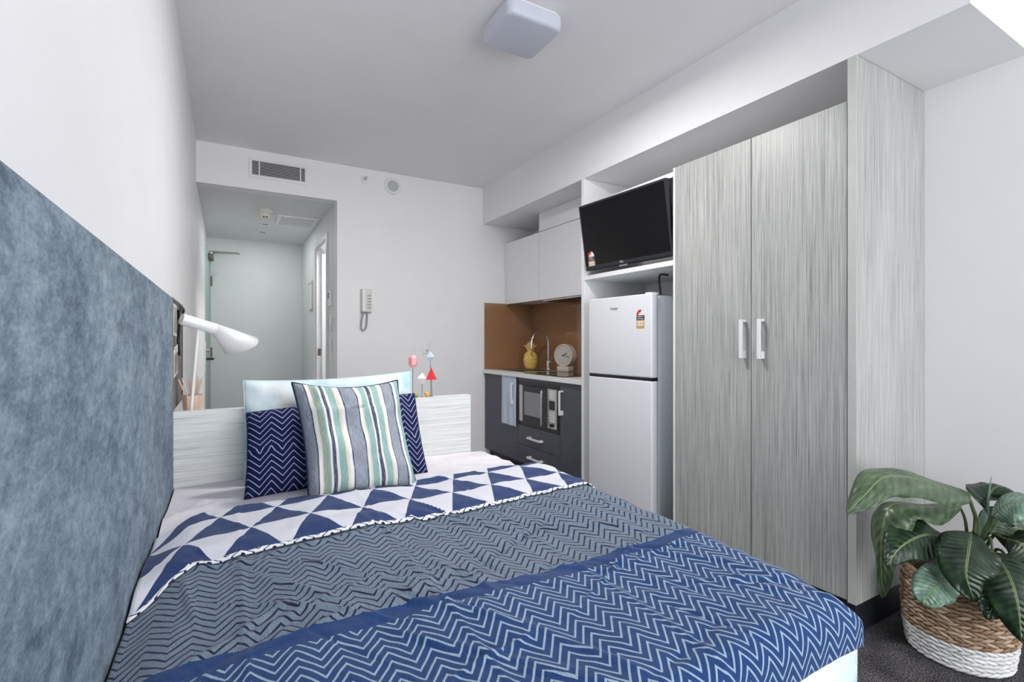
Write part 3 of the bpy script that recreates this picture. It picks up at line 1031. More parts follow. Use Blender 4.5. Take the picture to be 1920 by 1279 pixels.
def energy_label(parent, x, y, z, w, tr=None):
    """arched energy label on a surface that faces -x; y, z its lower middle, w its width"""
    tr = tr or Matrix.Identity(4)
    def put(name, bm, mat, par):
        for v in bm.verts: v.co = tr @ v.co
        return obj(name, bm, mat, par, local=True)
    h1, h2, h3 = w * .82, w * 1.28, w * 1.28
    arch = [(x, y + w / 2 * math.cos(a), z + h2 + w / 2 * math.sin(a) * 1.1) for a in [math.pi * k / 14 for k in range(15)]]
    lb_ = put('energy_label', prism(bmesh.new(), [(x, y + w / 2, z), *arch, (x, y - w / 2, z)], (-.0006, 0, 0)), 'paper', parent)
    redp = [(x - .0006, y + w / 2 * c * rr, z + h2 + w / 2 * s * rr * 1.1) for rr, seq in ((1.0, range(0, 9)), (.5, range(8, -1, -1))) for c, s in [(math.cos(math.pi * k / 14), math.sin(math.pi * k / 14)) for k in seq]]
    put('star_arc', prism(bmesh.new(), redp, (-.0004, 0, 0)), 'stickred', lb_)
    put('black_strip', prism(bmesh.new(), [(x - .0006, y - w / 2, z + h1), (x - .0006, y + w / 2, z + h1), (x - .0006, y + w / 2, z + h2), (x - .0006, y - w / 2, z + h2)], (-.0004, 0, 0)), 'stickblack', lb_)
    put('tan_field', prism(bmesh.new(), [(x - .0006, y - w / 2, z), (x - .0006, y + w / 2, z), (x - .0006, y + w / 2, z + h1), (x - .0006, y - w / 2, z + h1)], (-.0004, 0, 0)), 'sticktan', lb_)
    put('figure_box', prism(bmesh.new(), [(x - .001, y - w * .38, z + h1 * .32), (x - .001, y + w * .38, z + h1 * .32), (x - .001, y + w * .38, z + h1 * .86), (x - .001, y - w * .38, z + h1 * .86)], (-.0004, 0, 0)), 'stickpink', lb_)
    def tx(nm, s, size, zz, mat, dx): text_mesh(nm, s, size, mat, lb_, tr @ Matrix.Translation((x - dx, y, zz)) @ TM, .0002)
    tx('energy_lettering', 'ENERGY\nRATING', w * .21, z + (h1 + h2) / 2, 'paper', .0013)
    tx('figures', '2 6 4', w * .34, z + h1 * .59, 'printdark', .0017)
    for k in range(3):
        a = math.radians(100 - k * 38 + 60)
        cy_, cz_ = y + w * .37 * math.cos(math.pi - a), z + h2 + w * .37 * math.sin(a) * 1.1
    return lb_
energy_label(fz, -.0003, .085, 1.255, .062)

# television, tilted forward on its bracket
BL, BR, TL = Vector((2.14, 2.70, 1.658)), Vector((2.185, 1.975, 1.658)), Vector((2.072, 2.693, 2.09))
ex = (BL - BR).normalized(); ez = (TL - BL); ez = (ez - ex * ez.dot(ex)).normalized(); ey = ez.cross(ex)   # ey: into the room's wall (+x)
TW, THh = (BL - BR).length, .437
t = thing('television', 'black flat-screen television tilted forward above the fridge', 'television', (BL + BR) / 2)
Rm = Matrix((( -ey.x, ex.x, ez.x), (-ey.y, ex.y, ez.y), (-ey.z, ex.z, ez.z)))
if Rm.determinant() < 0: Rm = Matrix(((ey.x, ex.x, ez.x), (ey.y, ex.y, ez.y), (ey.z, ex.z, ez.z)))
if (Rm @ Vector((1, 0, 0))).x < 0:
    pass
t.rotation_euler = Rm.to_euler()
# local x into the alcove, y along the width, z up the screen
sg = 1 if (Rm @ Vector((1, 0, 0))).x > 0 else -1
obj('housing', B(.004, .035, -TW / 2, TW / 2, 0, THh, .004), 'black', t, True, local=True)
bz = bmesh.new()
box(bz, 0, .006, -TW / 2, TW / 2, THh - .012, THh); box(bz, 0, .006, -TW / 2, TW / 2, 0, .030, .002)
for s in (-1, 1): box(bz, 0, .006, s * (TW / 2 - .012), s * TW / 2, .03, THh - .012)
obj('bezel', bz, 'plinth', t, local=True)
obj('screen', B(.0025, .005, -TW / 2 + .012, TW / 2 - .012, .030, THh - .012), 'screen', t, local=True)
obj('lower_trim', B(-.004, .004, -TW / 2 + .02, TW / 2 - .02, .004, .012, .001), 'darkmetal', t, local=True)
text_mesh('brand_lettering', 'TCL', .018, 'white', t, Matrix.Translation((-.0008, .03, .022)) @ TM)
obj('receiver', B(-.004, .01, -.02, .05, -.006, .004, .001), 'steel', t, local=True)
energy_label(t, .0022, TW / 2 - .062, .012, .062)
obj('rear_box', B(.035, .07, -.2, .2, .06, .32, .01), 'black', t, True, local=True)
bm = tube(bmesh.new(), [(.07, 0, .2), (.30, 0, .16)], .018); box(bm, .066, .08, -.06, .06, .14, .26)
obj('bracket', bm, 'darkmetal', t, True, local=True)

cbm = tube(bmesh.new(), spline([(2.44, 2.25, 1.600), (2.38, 2.235, 1.598), (2.33, 2.215, 1.585), (2.32, 2.205, 1.53), (2.325, 2.20, 1.455)], 24), .006, 8)
fi = (Matrix.Translation((2.15, 2.105, 0)) @ Matrix.Rotation(fa, 4, 'Z')).inverted()
for v in cbm.verts: v.co = fi @ v.co
obj('power_cord', cbm, 'black', fridge, True, local=True)

# ------------------------------------------------------------------ kitchenette
KF = 2.19
def unit(label, y0, y1): 
    t = thing('base_cabinet', label, 'cabinet', (2.45, (y0 + y1) / 2, 0), group='charcoal base cabinets')
    return t
t = unit('charcoal base cabinet with one door beside the white back wall', 3.707, 4.345)
obj('body', B(KF + .02, XR - .003, 3.709, 4.345, .14, .868), 'charcoal', t)
d = obj('door', B(KF, KF + .018, 3.709, 4.335, .142, .866, .001), 'charcoal', t)
d_handle(d, 'white', KF, 3.775, .72, .185)
obj('plinth', B(KF + .06, XR - .003, 3.709, 4.345, 0, .14), 'plinth', t)
t = unit('charcoal base cabinet holding the microwave above two drawers', 3.08, 3.707)
bm = B(KF + .02, XR - .003, 3.082, 3.705, .14, .46); box(bm, KF + .02, XR - .003, 3.082, 3.705, .846, .868)
box(bm, KF + .02, XR - .003, 3.082, 3.088, .46, .846); box(bm, KF + .02, XR - .003, 3.700, 3.705, .46, .846); box(bm, XR - .02, XR - .003, 3.088, 3.700, .46, .846)
obj('body', bm, 'charcoal', t)
obj('top_rail', B(KF, KF + .018, 3.082, 3.705, .843, .866), 'charcoal', t)
bm = B(KF + .004, KF + .016, 3.088, 3.70, .808, .843); box(bm, KF + .004, KF + .016, 3.088, 3.70, .466, .496)
box(bm, KF + .004, KF + .016, 3.088, 3.112, .496, .808); box(bm, KF + .004, KF + .016, 3.676, 3.70, .496, .808)
obj('trim_kit', bm, 'black', t)
for z0, z1 in ((.142, .297), (.300, .463)):
    d = obj('drawer', B(KF, KF + .018, 3.082, 3.705, z0, z1, .001), 'charcoal', t)
    d_handle(d, 'white', KF, 3.41, (z0 + z1) / 2 - .005, .20, False)
obj('plinth', B(KF + .06, XR - .003, 3.08, 3.707, 0, .14), 'plinth', t)
t = unit('narrow charcoal base cabinet with one door beside the fridge tower', 2.792, 3.08)
obj('body', B(KF + .02, XR - .003, 2.794, 3.080, .14, .868), 'charcoal', t)
d = obj('door', B(KF, KF + .018, 2.796, 3.078, .142, .866, .001), 'charcoal', t)
d_handle(d, 'white', KF, 3.045, .715, .185)
obj('plinth', B(KF + .06, XR - .003, 2.794, 3.08, 0, .14), 'plinth', t)

WT = .905
t = thing('worktop', 'pale stone worktop over the charcoal cabinets', 'worktop', (2.45, 3.6, .868))
obj('slab', B(2.165, XR - .003, 2.794, 4.347, .869, WT, .002), 'top', t)
t = thing('splashback', 'glossy brown glass splashback around the worktop corner', 'splashback', (XR, 3.6, WT))
obj('glass_panel', B(XR - .008, XR - .001, 2.794, 4.34, WT, 1.553), 'splash', t)
obj('glass_panel', B(2.185, XR - .008, YB - .008, YB - .001, WT, 1.553), 'splash', t)
obj('edge_trim', B(2.178, 2.185, YB - .010, YB - .001, WT, 1.553), 'frame', t)

# microwave
t = thing('microwave', 'steel and black microwave oven built in above the drawers', 'microwave', (2.4, 3.39, .498))
obj('body', B(KF + .012, 2.6, 3.114, 3.674, .498, .806), 'black', t)
obj('side_strip', B(KF - .006, KF + .012, 3.618, 3.674, .498, .806, .002), 'steel', t)
d = obj('door', B(KF - .008, KF + .012, 3.245, 3.616, .498, .806, .002), 'plinth', t)
obj('window', B(KF - .0095, KF - .008, 3.325, 3.585, .56, .755), 'grey', d)
bm = tube(bmesh.new(), [(KF - .04, 3.275, .51), (KF - .04, 3.275, .79)], .008)
for z in (.53, .775): tube(bm, [(KF - .04, 3.275, z), (KF - .008, 3.275, z)], .006)
obj('handle', bm, 'chrome', d, True)
c = obj('control_panel', B(KF - .006, KF + .012, 3.114, 3.243, .498, .806, .002), 'steel', t)
obj('display', B(KF - .0075, KF - .006, 3.14, 3.215, .645, .715), 'black', c)
for r_ in range(4):
    for q in range(3): obj('button', B(KF - .009, KF - .006, 3.142 + q * .026, 3.160 + q * .026, .73 + r_ * .017, .741 + r_ * .017), 'white', c)
for r_ in range(4):
    for q in range(3): obj('button', B(KF - .009, KF - .006, 3.142 + q * .026, 3.160 + q * .026, .555 + r_ * .02, .567 + r_ * .02), 'white', c)
obj('knob', tube(bmesh.new(), [(KF - .006, 3.178, .525), (KF - .022, 3.178, .525)], .014, 16), 'black', c, True)

# tea towel over the left cabinet door
P, UV = [], []
for i in range(25):
    y = 3.722 + .255 * i / 24
    row, ur = [], []
    for j in range(50):
        f = j / 49
        s = f * .47
        if s < .035: z = .872 - .0; x = KF + .016 - s; z = .8685
        else: z = .8685 - (s - .035); x = KF - .008
        x -= .004 * (1 + math.sin(i * .7 + f)) * min(1, f * 2)
        row.append((x, y - .012 * f * (1 if i < 12 else -1) * .6, z)); ur.append((y, s))
    P.append(row); UV.append(ur)
tw = grid_obj('tea_towel', P, UV, 'towel', None, at0=(KF, 3.85, .43), solid=.003)
tag(tw, 'pale blue waffle tea towel hanging over a charcoal cabinet door', 'towel')

# sink, tap, hob
t = thing('sink', 'stainless steel sink with drainer set in the worktop', 'sink', (2.46, 3.98, WT))
bm = bmesh.new()
box(bm, 2.235, 2.70, 3.72, 3.76, WT + .0004, WT + .004); box(bm, 2.235, 2.70, 4.02, 4.30, WT + .0004, WT + .004)
box(bm, 2.235, 2.28, 3.76, 4.02, WT + .0004, WT + .004); box(bm, 2.62, 2.70, 3.76, 4.02, WT + .0004, WT + .004)
obj('rim', bm, 'steel', t)
obj('bowl', B(2.28, 2.62, 3.76, 4.02, WT + .0003, WT + .0012), 'darkmetal', t)
bm = bmesh.new()
for k in range(6): box(bm, 2.28, 2.66, 4.05 + k * .04, 4.062 + k * .04, WT + .004, WT + .007, .001)
obj('drainer_ribs', bm, 'steel', t)
tb = Vector((2.672, 3.945, WT + .004))
t = thing('tap', 'chrome gooseneck mixer tap behind the sink', 'tap', tb)
obj('body', lathe(bmesh.new(), [(0, 0), (.028, 0), (.026, .008), (.021, .012), (.021, .085), (.012, .095), (0, .096)], tb, 20), 'chrome', t, True)
arc = [tb + Vector((0, 0, z)) for z in (.09, .16, .24)]
for k in range(1, 13):
    a = math.pi * k / 12; arc.append(tb + Vector((-.095 + .095 * math.cos(a), .0, .255 + .095 * math.sin(a))))
arc.append(tb + Vector((-.192, 0, .205)))
obj('spout', tube(bmesh.new(), arc, .0115, 14), 'chrome', t, True)
obj('lever', tube(bmesh.new(), [tb + Vector((0, -.015, .06)), tb + Vector((-.005, -.05, .075)), tb + Vector((-.01, -.085, .135))], [.013, .010, .007], 12), 'chrome', t, True)
t = thing('hob', 'black glass hob on the worktop beside the fridge tower', 'hob', (2.45, 3.25, WT))
obj('glass', B(2.20, 2.68, 3.05, 3.62, WT + .0004, WT + .006, .002), 'hob', t)
for x in (2.32, 2.56): obj('cooking_zone', lathe(bmesh.new(), [(.085, 0), (.09, 0), (.09, .0006), (.085, .0006), (.085, 0)], (x, 3.35, WT + .006), 32, cap=False), 'grey', t)

# pineapple: scaled ceramic body and crown of leaves
pc = Vector((2.565, 4.10, WT + .0072))
t = thing('pineapple_ornament', 'mustard yellow ceramic pineapple beside the tap', 'ornament', pc)
prof = [(0, 0), (.040, 0), (.044, .006), (.058, .03), (.066, .065), (.066, .10), (.058, .135), (.042, .158), (.028, .168), (.024, .172), (0, .172)]
obj('body', lathe(bmesh.new(), prof, pc, 28), 'pineapple', t, True)
def prof_r(z):
    for (r0_, z0), (r1_, z1) in zip(prof[1:], prof[2:]):
        if z0 <= z <= z1 and z1 > z0: return r0_ + (r1_ - r0_) * (z - z0) / (z1 - z0)
    return .03
me_s = None
for row in range(8):
    z = .018 + row * .0185; rr = prof_r(z)
    for k in range(12):
        a = 2 * math.pi * (k + .5 * (row % 2)) / 12
        bm = bmesh.new(); w_, h_ = rr * .25, .0115
        n_ = Vector((math.cos(a), math.sin(a), 0)); s_ = Vector((-math.sin(a), math.cos(a), 0)); c_ = pc + n_ * (rr - .001) + Vector((0, 0, z))
        vv = [bm.verts.new(q) for q in (c_ + s_ * w_, c_ + Vector((0, 0, h_)), c_ - s_ * w_, c_ - Vector((0, 0, h_)), c_ + n_ * .0075)]
        for i in range(4): bm.faces.new((vv[i], vv[(i + 1) % 4], vv[4]))
        bm.faces.new(vv[:4][::-1])
        obj('scale', bm, 'pineapple', t)
for ring, (n_, tilt, ln) in enumerate(((7, .75, .075), (6, .35, .085), (4, .1, .10))):
    for k in range(n_):
        a = 2 * math.pi * (k + ring * .4) / n_
        o_ = Vector((math.cos(a), math.sin(a), 0)); b0 = pc + o_ * .016 + Vector((0, 0, .166 + ring * .008))
        pts = [b0, b0 + o_ * ln * tilt * .25 + Vector((0, 0, ln * .45)), b0 + o_ * ln * tilt * .9 + Vector((0, 0, ln * .85))]
        obj('crown_leaf', tube(bmesh.new(), spline(pts, 5), [.012, .0125, .011, .008, .005, .001], 6), 'pineapple', t, True)

# table clock
kc = Vector((2.60, 3.575, WT + .0004)); ka = math.radians(18)   # yaw of the face
t = thing('table_clock', 'round blush desk clock on a block foot near the hob', 'clock', kc + Vector((0, 0, .006)), (0, 0, ka))
# local: face looks along -x
def disc(x0, x1, r, zc, n=36): return tube(bmesh.new(), [(x0, 0, zc), (x1, 0, zc)], r, n)
obj('case', disc(-.028, .03, .098, .142, 40), 'clock', t, True, local=True)
obj('bezel', tube(bmesh.new(), [(-.03, .093 * math.cos(2 * math.pi * k / 40), .142 + .093 * math.sin(2 * math.pi * k / 40)) for k in range(41)], .0065, 8, False), 'clock', t, True, local=True)
fc = obj('dial', disc(-.0295, -.028, .088, .142, 40), 'clockface', t, True, local=True)
for k in range(12):
    a = 2 * math.pi * k / 12
    bm = tube(bmesh.new(), [(-.0302, .072 * math.cos(a), .142 + .072 * math.sin(a)), (-.0302, .081 * math.cos(a), .142 + .081 * math.sin(a))], .0014, 4)
    obj('hour_mark', bm, 'textgrey', fc, local=True)
for ang, ln, w_ in ((28, .045, .003), (-14, .068, .0024)):
    a = math.radians(ang)
    obj('clock_hand', tube(bmesh.new(), [(-.032, .012 * math.cos(a), .142 - .012 * math.sin(a)), (-.032, -ln * math.cos(a), .142 + ln * math.sin(a))], w_, 4), 'graphite', fc, local=True)
obj('foot', B(-.04, .04, -.062, .062, 0, .046, .006), 'clock', t, True, local=True)

# upper cabinets, filler, rangehood
UF = 2.42
for y0, y1, lab in ((3.732, 4.347, 'white wall cabinet with a plain door beside the back wall'), (2.794, 3.728, 'white wall cabinet with a plain door over the rangehood')):
    t = thing('wall_cabinet', lab, 'cabinet', (2.6, (y0 + y1) / 2, 1.55), group='white wall cabinets')
    obj('body', B(UF + .02, XR - .010, y0, y1 - .001, 1.556, 2.152), 'lam', t)
    obj('door', B(UF, UF + .018, y0 + .0015, y1 - .002, 1.546, 2.15, .001), 'lam', t)
fp = obj('filler_panel', B(UF + .002, UF + .02, 2.794, 3.727, 2.156, 2.317), 'lam', None, at0=(UF, 3.2, 2.156))
tag(fp, 'white filler panel between the wall cabinet and the bulkhead', 'panel')
bm = B(UF + .012, UF + .02, 3.727, 3.732, 2.156, 2.317)
t = thing('rangehood', 'slide-out steel rangehood under the white wall cabinet', 'rangehood', (2.58, 3.2, 1.534))
obj('body', B(UF + .024, XR - .012, 2.80, 3.70, 1.534, 1.5555), 'steel', t)
for y0 in (2.84, 3.27): obj('filter', B(UF + .05, XR - .05, y0, y0 + .40, 1.529, 1.534), 'darkmetal', t)

# ------------------------------------------------------------------ back wall fittings
Y = YB
t = thing('air_vent', 'white wall air grille with dark slots above the hall opening', 'air vent', (.36, Y, 2.45))
vx0, vx1, vz0, vz1 = .150, .575, 2.452, 2.606
bm = bmesh.new(); fw = .022
box(bm, vx0, vx1, Y - .010, Y - .0005, vz0, vz0 + fw, .002); box(bm, vx0, vx1, Y - .010, Y - .0005, vz1 - fw, vz1, .002)
box(bm, vx0, vx0 + fw, Y - .010, Y - .0005, vz0 + fw, vz1 - fw, .002); box(bm, vx1 - fw, vx1, Y - .010, Y - .0005, vz0 + fw, vz1 - fw, .002)
obj('frame', bm, 'white', t)
obj('backing', B(vx0 + fw, vx1 - fw, Y - .0025, Y - .0005, vz0 + fw, vz1 - fw), 'stickblack', t)
for k in range(10):
    z = vz0 + fw + (vz1 - vz0 - 2 * fw) * (k + .5) / 10
    obj('slat', B(vx0 + fw, vx1 - fw, Y - .0085, Y - .0065, z - .0013, z + .0013), 'white', t)
for x in (.222, .520): obj('mullion', B(x - .004, x + .004, Y - .0095, Y - .0025, vz0 + fw, vz1 - fw), 'white', t)

def wall_disc(bm, x, z, y0, y1, r, n=28): return tube(bm, [(x, y0, z), (x, y1, z)], r, n)
t = thing('sprinkler', 'small chrome sidewall sprinkler on the back wall', 'sprinkler', (1.031, Y, 2.572))
obj('escutcheon', wall_disc(bmesh.new(), 1.031, 2.572, Y - .0005, Y - .008, .036), 'white', t, True)
bm = wall_disc(bmesh.new(), 1.031, 2.572, Y - .008, Y - .035, .012)
tube(bm, [(1.015, Y - .03, 2.572), (1.018, Y - .05, 2.572), (1.031, Y - .06, 2.572), (1.044, Y - .05, 2.572), (1.047, Y - .03, 2.572)], .004)
obj('nozzle', bm, 'chrome', t, True)
obj('deflector', wall_disc(bmesh.new(), 1.031, 2.572, Y - .06, Y - .063, .013), 'chrome', t, True)
t = thing('wall_speaker', 'round white sounder with a grey centre on the back wall', 'speaker', (1.278, Y, 2.553))
obj('rim', lathe(bmesh.new(), [(.048, 0), (.074, 0), (.074, .006), (.066, .014), (.050, .014), (.048, 0)], (0, 0, 0), 36, cap=False), 'white', t, True, local=True).rotation_euler = (math.pi / 2, 0, 0)
obj('mesh_cover', wall_disc(bmesh.new(), 1.278, 2.553, Y - .0005, Y - .010, .050, 36), 'speakermesh', t, True)

t = thing('intercom_phone', 'white wall intercom handset with a looped cord', 'intercom', (1.04, Y, 1.43))
obj('base_plate', B(.998, 1.088, Y - .035, Y - .0005, 1.43, 1.628, .006), 'offwhite', t, True)
hs = obj('handset', B(1.000, 1.030, Y - .068, Y - .036, 1.428, 1.625, .010, 3), 'white', t, True)
obj('gap', B(1.0305, 1.034, Y - .038, Y - .0345, 1.44, 1.615), 'darkmetal', t)
for r_ in range(5):
    for q in range(2): obj('button', B(1.050 + q * .017, 1.061 + q * .017, Y - .038, Y - .035, 1.46 + r_ * .026, 1.472 + r_ * .026), 'grey', t)
obj('lamp_button', B(1.036, 1.046, Y - .038, Y - .035, 1.45, 1.462), 'white', t)
obj('lower_lip', B(1.002, 1.086, Y - .03, Y - .002, 1.424, 1.430), 'grey', t)
obj('cord', tube(bmesh.new(), spline([(1.015, Y - .05, 1.43), (1.005, Y - .04, 1.38), (.998, Y - .03, 1.30), (1.016, Y - .025, 1.272), (1.040, Y - .03, 1.30), (1.050, Y - .025, 1.38), (1.048, Y - .02, 1.43)], 40), .0055, 8), 'grey', t, True)

t = thing('power_outlet', 'white power outlet plate on the back wall behind the ornaments', 'power outlet', (1.596, Y, 1.06))
obj('plate', B(1.558, 1.636, Y - .009, Y - .0005, 1.062, 1.180, .003), 'white', t, True)
obj('rocker', B(1.588, 1.606, Y - .013, Y - .009, 1.125, 1.15), 'white', t)
obj('socket_slots', B(1.590, 1.604, Y - .0095, Y - .009, 1.085, 1.10), 'grey', t)

# ------------------------------------------------------------------ hall fittings
t = thing('smoke_detector', 'cream smoke detector on the hall ceiling', 'smoke detector', (.30, 4.97, HZ))
obj('base', lathe(bmesh.new(), [(0, 0), (.062, 0), (.066, -.008), (.066, -.035), (.050, -.042), (0, -.042)][::-1], (.30, 4.97, HZ - .0005), 32), 'offwhite', t, True)
obj('sensor_cage', lathe(bmesh.new(), [(0, -.085), (.032, -.083), (.044, -.07), (.048, -.042), (0, -.042)], (.30, 4.97, HZ - .0005), 28), 'offwhite', t, True)
for x in (-.011, .011): obj('slot', B(.30 + x - .007, .30 + x + .007, 4.927, 4.945, HZ - .078, HZ - .066), 'stickblack', t)
t = thing('ceiling_vent', 'white ceiling return air grille in the hall', 'air vent', (.60, 5.30, HZ))
bm = bmesh.new(); x0, x1, y0, y1 = .42, .775, 5.10, 5.53
box(bm, x0, x1, y0, y0 + .03, HZ - .012, HZ - .0005); box(bm, x0, x1, y1 - .03, y1, HZ - .012, HZ - .0005)
box(bm, x0, x0 + .03, y0 + .03, y1 - .03, HZ - .012, HZ - .0005); box(bm, x1 - .03, x1, y0 + .03, y1 - .03, HZ - .012, HZ - .0005)
obj('frame', bm, 'white', t)
obj('backing', B(x0 + .03, x1 - .03, y0 + .03, y1 - .03, HZ - .003, HZ - .0005), 'textgrey', t)
for k in range(12):
    y = y0 + .03 + (y1 - y0 - .06) * (k + .5) / 12
    obj('louvre', B(x0 + .03, x1 - .03, y - .008, y + .008, HZ - .009, HZ - .006), 'white', t)
for y, lab in ((5.585, 'round recessed downlight on the hall ceiling near the smoke detector'), (6.02, 'round recessed downlight on the hall ceiling near the end wall')):
    t = thing('downlight', lab, 'downlight', (.34, y, HZ), group='hall downlights')
    obj('ring', lathe(bmesh.new(), [(.034, -.004), (.048, -.004), (.05, 0), (.034, 0), (.034, -.004)], (.34, y, HZ - .0003), 28, cap=False), 'white', t, True)
    dl = bpy.data.lights.new('hall_fill_light', 'AREA'); dl.shape = 'DISK'; dl.size = .06; dl.energy = 2.2; dl.color = (.95, 1, .99)  # downlights look unlit; small fill light added under each to lift the hall
    dlo = bpy.data.objects.new('hall_fill_light', dl); COL.objects.link(dlo); dlo.location = (.34, y, HZ - .006)
    obj('lens', lathe(bmesh.new(), [(0, -.002), (.034, -.002), (.034, 0), (0, 0)], (.34, y, HZ - .0003), 28), 'grey', t, True)
t = thing('notice_frame', 'small cream framed notice on the hall side wall', 'notice', (HX, 5.79, 1.52))
bm = bmesh.new(); y0, y1, z0, z1 = 5.68, 5.92, 1.52, 1.83
for a in ((y0, y1, z0, z0 + .018), (y0, y1, z1 - .018, z1), (y0, y0 + .018, z0 + .018, z1 - .018), (y1 - .018, y1, z0 + .018, z1 - .018)): box(bm, HX - .016, HX - .0005, *a)
obj('frame', bm, 'offwhite', t)
obj('sheet', B(HX - .008, HX - .0005, y0 + .018, y1 - .018, z0 + .018, z1 - .018), 'paper', t)
t = thing('thermostat', 'white thermostat with a dark display beside the hall corner', 'thermostat', (HX, 4.62, 1.50))
obj('case', B(HX - .022, HX - .0005, 4.575, 4.675, 1.49, 1.625, .004), 'white', t, True)
obj('display', B(HX - .0235, HX - .022, 4.60, 4.655, 1.555, 1.61), 'textgrey', t)
for z, lab in ((1.27, 'white rocker switch plate under the thermostat'), (1.08, 'long white switch plate low beside the hall corner')):
    t = thing('light_switch', lab, 'light switch', (HX, 4.62, z), group='hall switches')
    obj('plate', B(HX - .009, HX - .0005, 4.585, 4.66, z, z + .118, .003), 'white', t, True)
    obj('rocker', B(HX - .014, HX - .009, 4.61, 4.635, z + .045, z + .075, .002), 'white', t)

# ------------------------------------------------------------------ ceiling lamp of the room
lc = Vector((1.19, 1.985, ZC))
t = thing('ceiling_lamp', 'square white ceiling lamp with rounded corners', 'ceiling lamp', lc)
def rsq(h, r, n=8):
    o = []
    for q, (sx, sy) in enumerate(((1, 1), (-1, 1), (-1, -1), (1, -1))):
        for k in range(n + 1):
            a = math.pi / 2 * (q + k / n); o.append((sx * (h - r) + r * math.cos(a), sy * (h - r) + r * math.sin(a)))
    return o
def stack(levels):
    bm = bmesh.new(); rings = []
    for h, r, z in levels: rings.append([bm.verts.new(lc + Vector((x, y, z))) for x, y in rsq(h, r)])
    for a, b in zip(rings, rings[1:]):
        for k in range(len(a)): bm.faces.new((a[k], a[(k + 1) % len(a)], b[(k + 1) % len(a)], b[k]))
    bm.faces.new(rings[0]); bm.faces.new(rings[-1]); return bm
rl = bpy.data.lights.new('room_fill_light', 'AREA'); rl.shape = 'SQUARE'; rl.size = .25; rl.energy = 26; rl.color = (1, .98, .96)  # lamp itself is off; fill light added beneath it to brighten the room's back
rlo = bpy.data.objects.new('room_fill_light', rl); COL.objects.link(rlo); rlo.location = lc + Vector((0, 0, -.08))
obj('mount', stack([(.135, .035, -.0005), (.135, .035, -.012)]), 'white', t, True)
obj('diffuser', stack([(.143, .038, -.012), (.144, .038, -.03), (.142, .037, -.066), (.136, .034, -.074), (.125, .03, -.077)]), 'lens', t, True, angle=50)

# ------------------------------------------------------------------ basket and plant
bc = Vector((2.405, .79, 0))
t = thing('woven_basket', 'two-tone woven basket with a white lower band on the carpet', 'basket', bc)
def basket_r(z): return .150 + .018 * math.sin(min(1, z / .30) * math.pi * .8) 
prof = [(0, .003)] + [(basket_r(z) - .012, z) for z in (.003, .05, .10)]
obj('inner_wall', lathe(bmesh.new(), [(0, .004)] + [(basket_r(z / 100) - .011, .004 + z / 100) for z in range(10, 29, 3)] + [(basket_r(.28) - .03, .285), (basket_r(.2) - .03, .10), (0, .10)], bc, 40), 'basketcore', t, True)
obj('lower_wall', lathe(bmesh.new(), [(0, .001), (basket_r(0) - .008, .001), (basket_r(.05) - .008, .05), (basket_r(.095) - .008, .098), (basket_r(.095) - .02, .098)], bc, 40), 'basketcorew', t, True)
def strand_mesh(name, mat, ln, hw):
    bm = bmesh.new()
    pts = [(-ln / 2, 0, -.5 * hw), (-ln * .28, .0028, -.22 * hw), (0, .0042, 0), (ln * .28, .0028, .22 * hw), (ln / 2, 0, .5 * hw)]
    bm2 = tube(bmesh.new(), pts, [.0015, .0055, .0072, .0055, .0015], 6)
    bmesh.ops.recalc_face_normals(bm2, faces=bm2.faces)
    me = bpy.data.meshes.new(name); bm2.to_mesh(me); bm2.free(); bm.free()
    for p in me.polygons: p.use_smooth = True
    me.materials.append(M[mat]); return me
SM = {(w, s): strand_mesh('strand', 'strawhite' if w else 'straw', .052, s * .016) for w in (0, 1) for s in (-1, 1)}
strands = []
rows = 19; rh = .0158
for r_ in range(rows):
    z = .008 + r_ * rh
    R_ = basket_r(z); n_ = 32
    for k in range(n_):
        a = 2 * math.pi * (k + .5 * (r_ % 2)) / n_
        d = Vector((math.cos(a), math.sin(a), 0))
        p = bc + d * (R_ - .003) + Vector((0, 0, z + .004))
        facing = d.dot((Vector((0, 0, CAM_Z)) - p).normalized())
        strands.append((facing, r_, p, a))
strands.sort(key=lambda q: -q[0])
crg = random.Random(5)
rest = {0: bmesh.new(), 1: bmesh.new()}
for i, (fc_, r_, p, a) in enumerate(strands):
    w = 1 if r_ < 6 else 0
    me = SM[(w, 1 if r_ % 2 else -1)]
    mtx = Matrix.Translation(p - bc) @ Matrix.Rotation(a - math.pi / 2, 4, 'Z') @ Matrix.Rotation(crg.uniform(-.08, .08), 4, 'Y')
    if i < 290:
        o = bpy.data.objects.new('strand', me); COL.objects.link(o); o.parent = t; o.matrix_local = mtx
    else:
        m2 = me.copy(); m2.transform(mtx); rest[w].from_mesh(m2); bpy.data.meshes.remove(m2)
for w in (0, 1):
    o = obj('strand_weave', rest[w], 'strawhite' if w else 'straw', t, True, local=True); o['kind'] = 'stuff'
obj('rim_braid', tube(bmesh.new(), [bc + Vector((basket_r(.3) * math.cos(2 * math.pi * k / 48), basket_r(.3) * math.sin(2 * math.pi * k / 48), .309 + .003 * math.sin(k * 2.1))) for k in range(49)], .0085, 8, False), 'straw', t, True)

pp = bc + Vector((0, 0, .10))
t = thing('potted_plant', 'leafy green plant with broad drooping glossy leaves in the basket', 'plant', pp)
obj('soil', lathe(bmesh.new(), [(0, .101), (.128, .101), (.128, .245), (.06, .258), (0, .252)], bc, 32), 'soil', t, True)

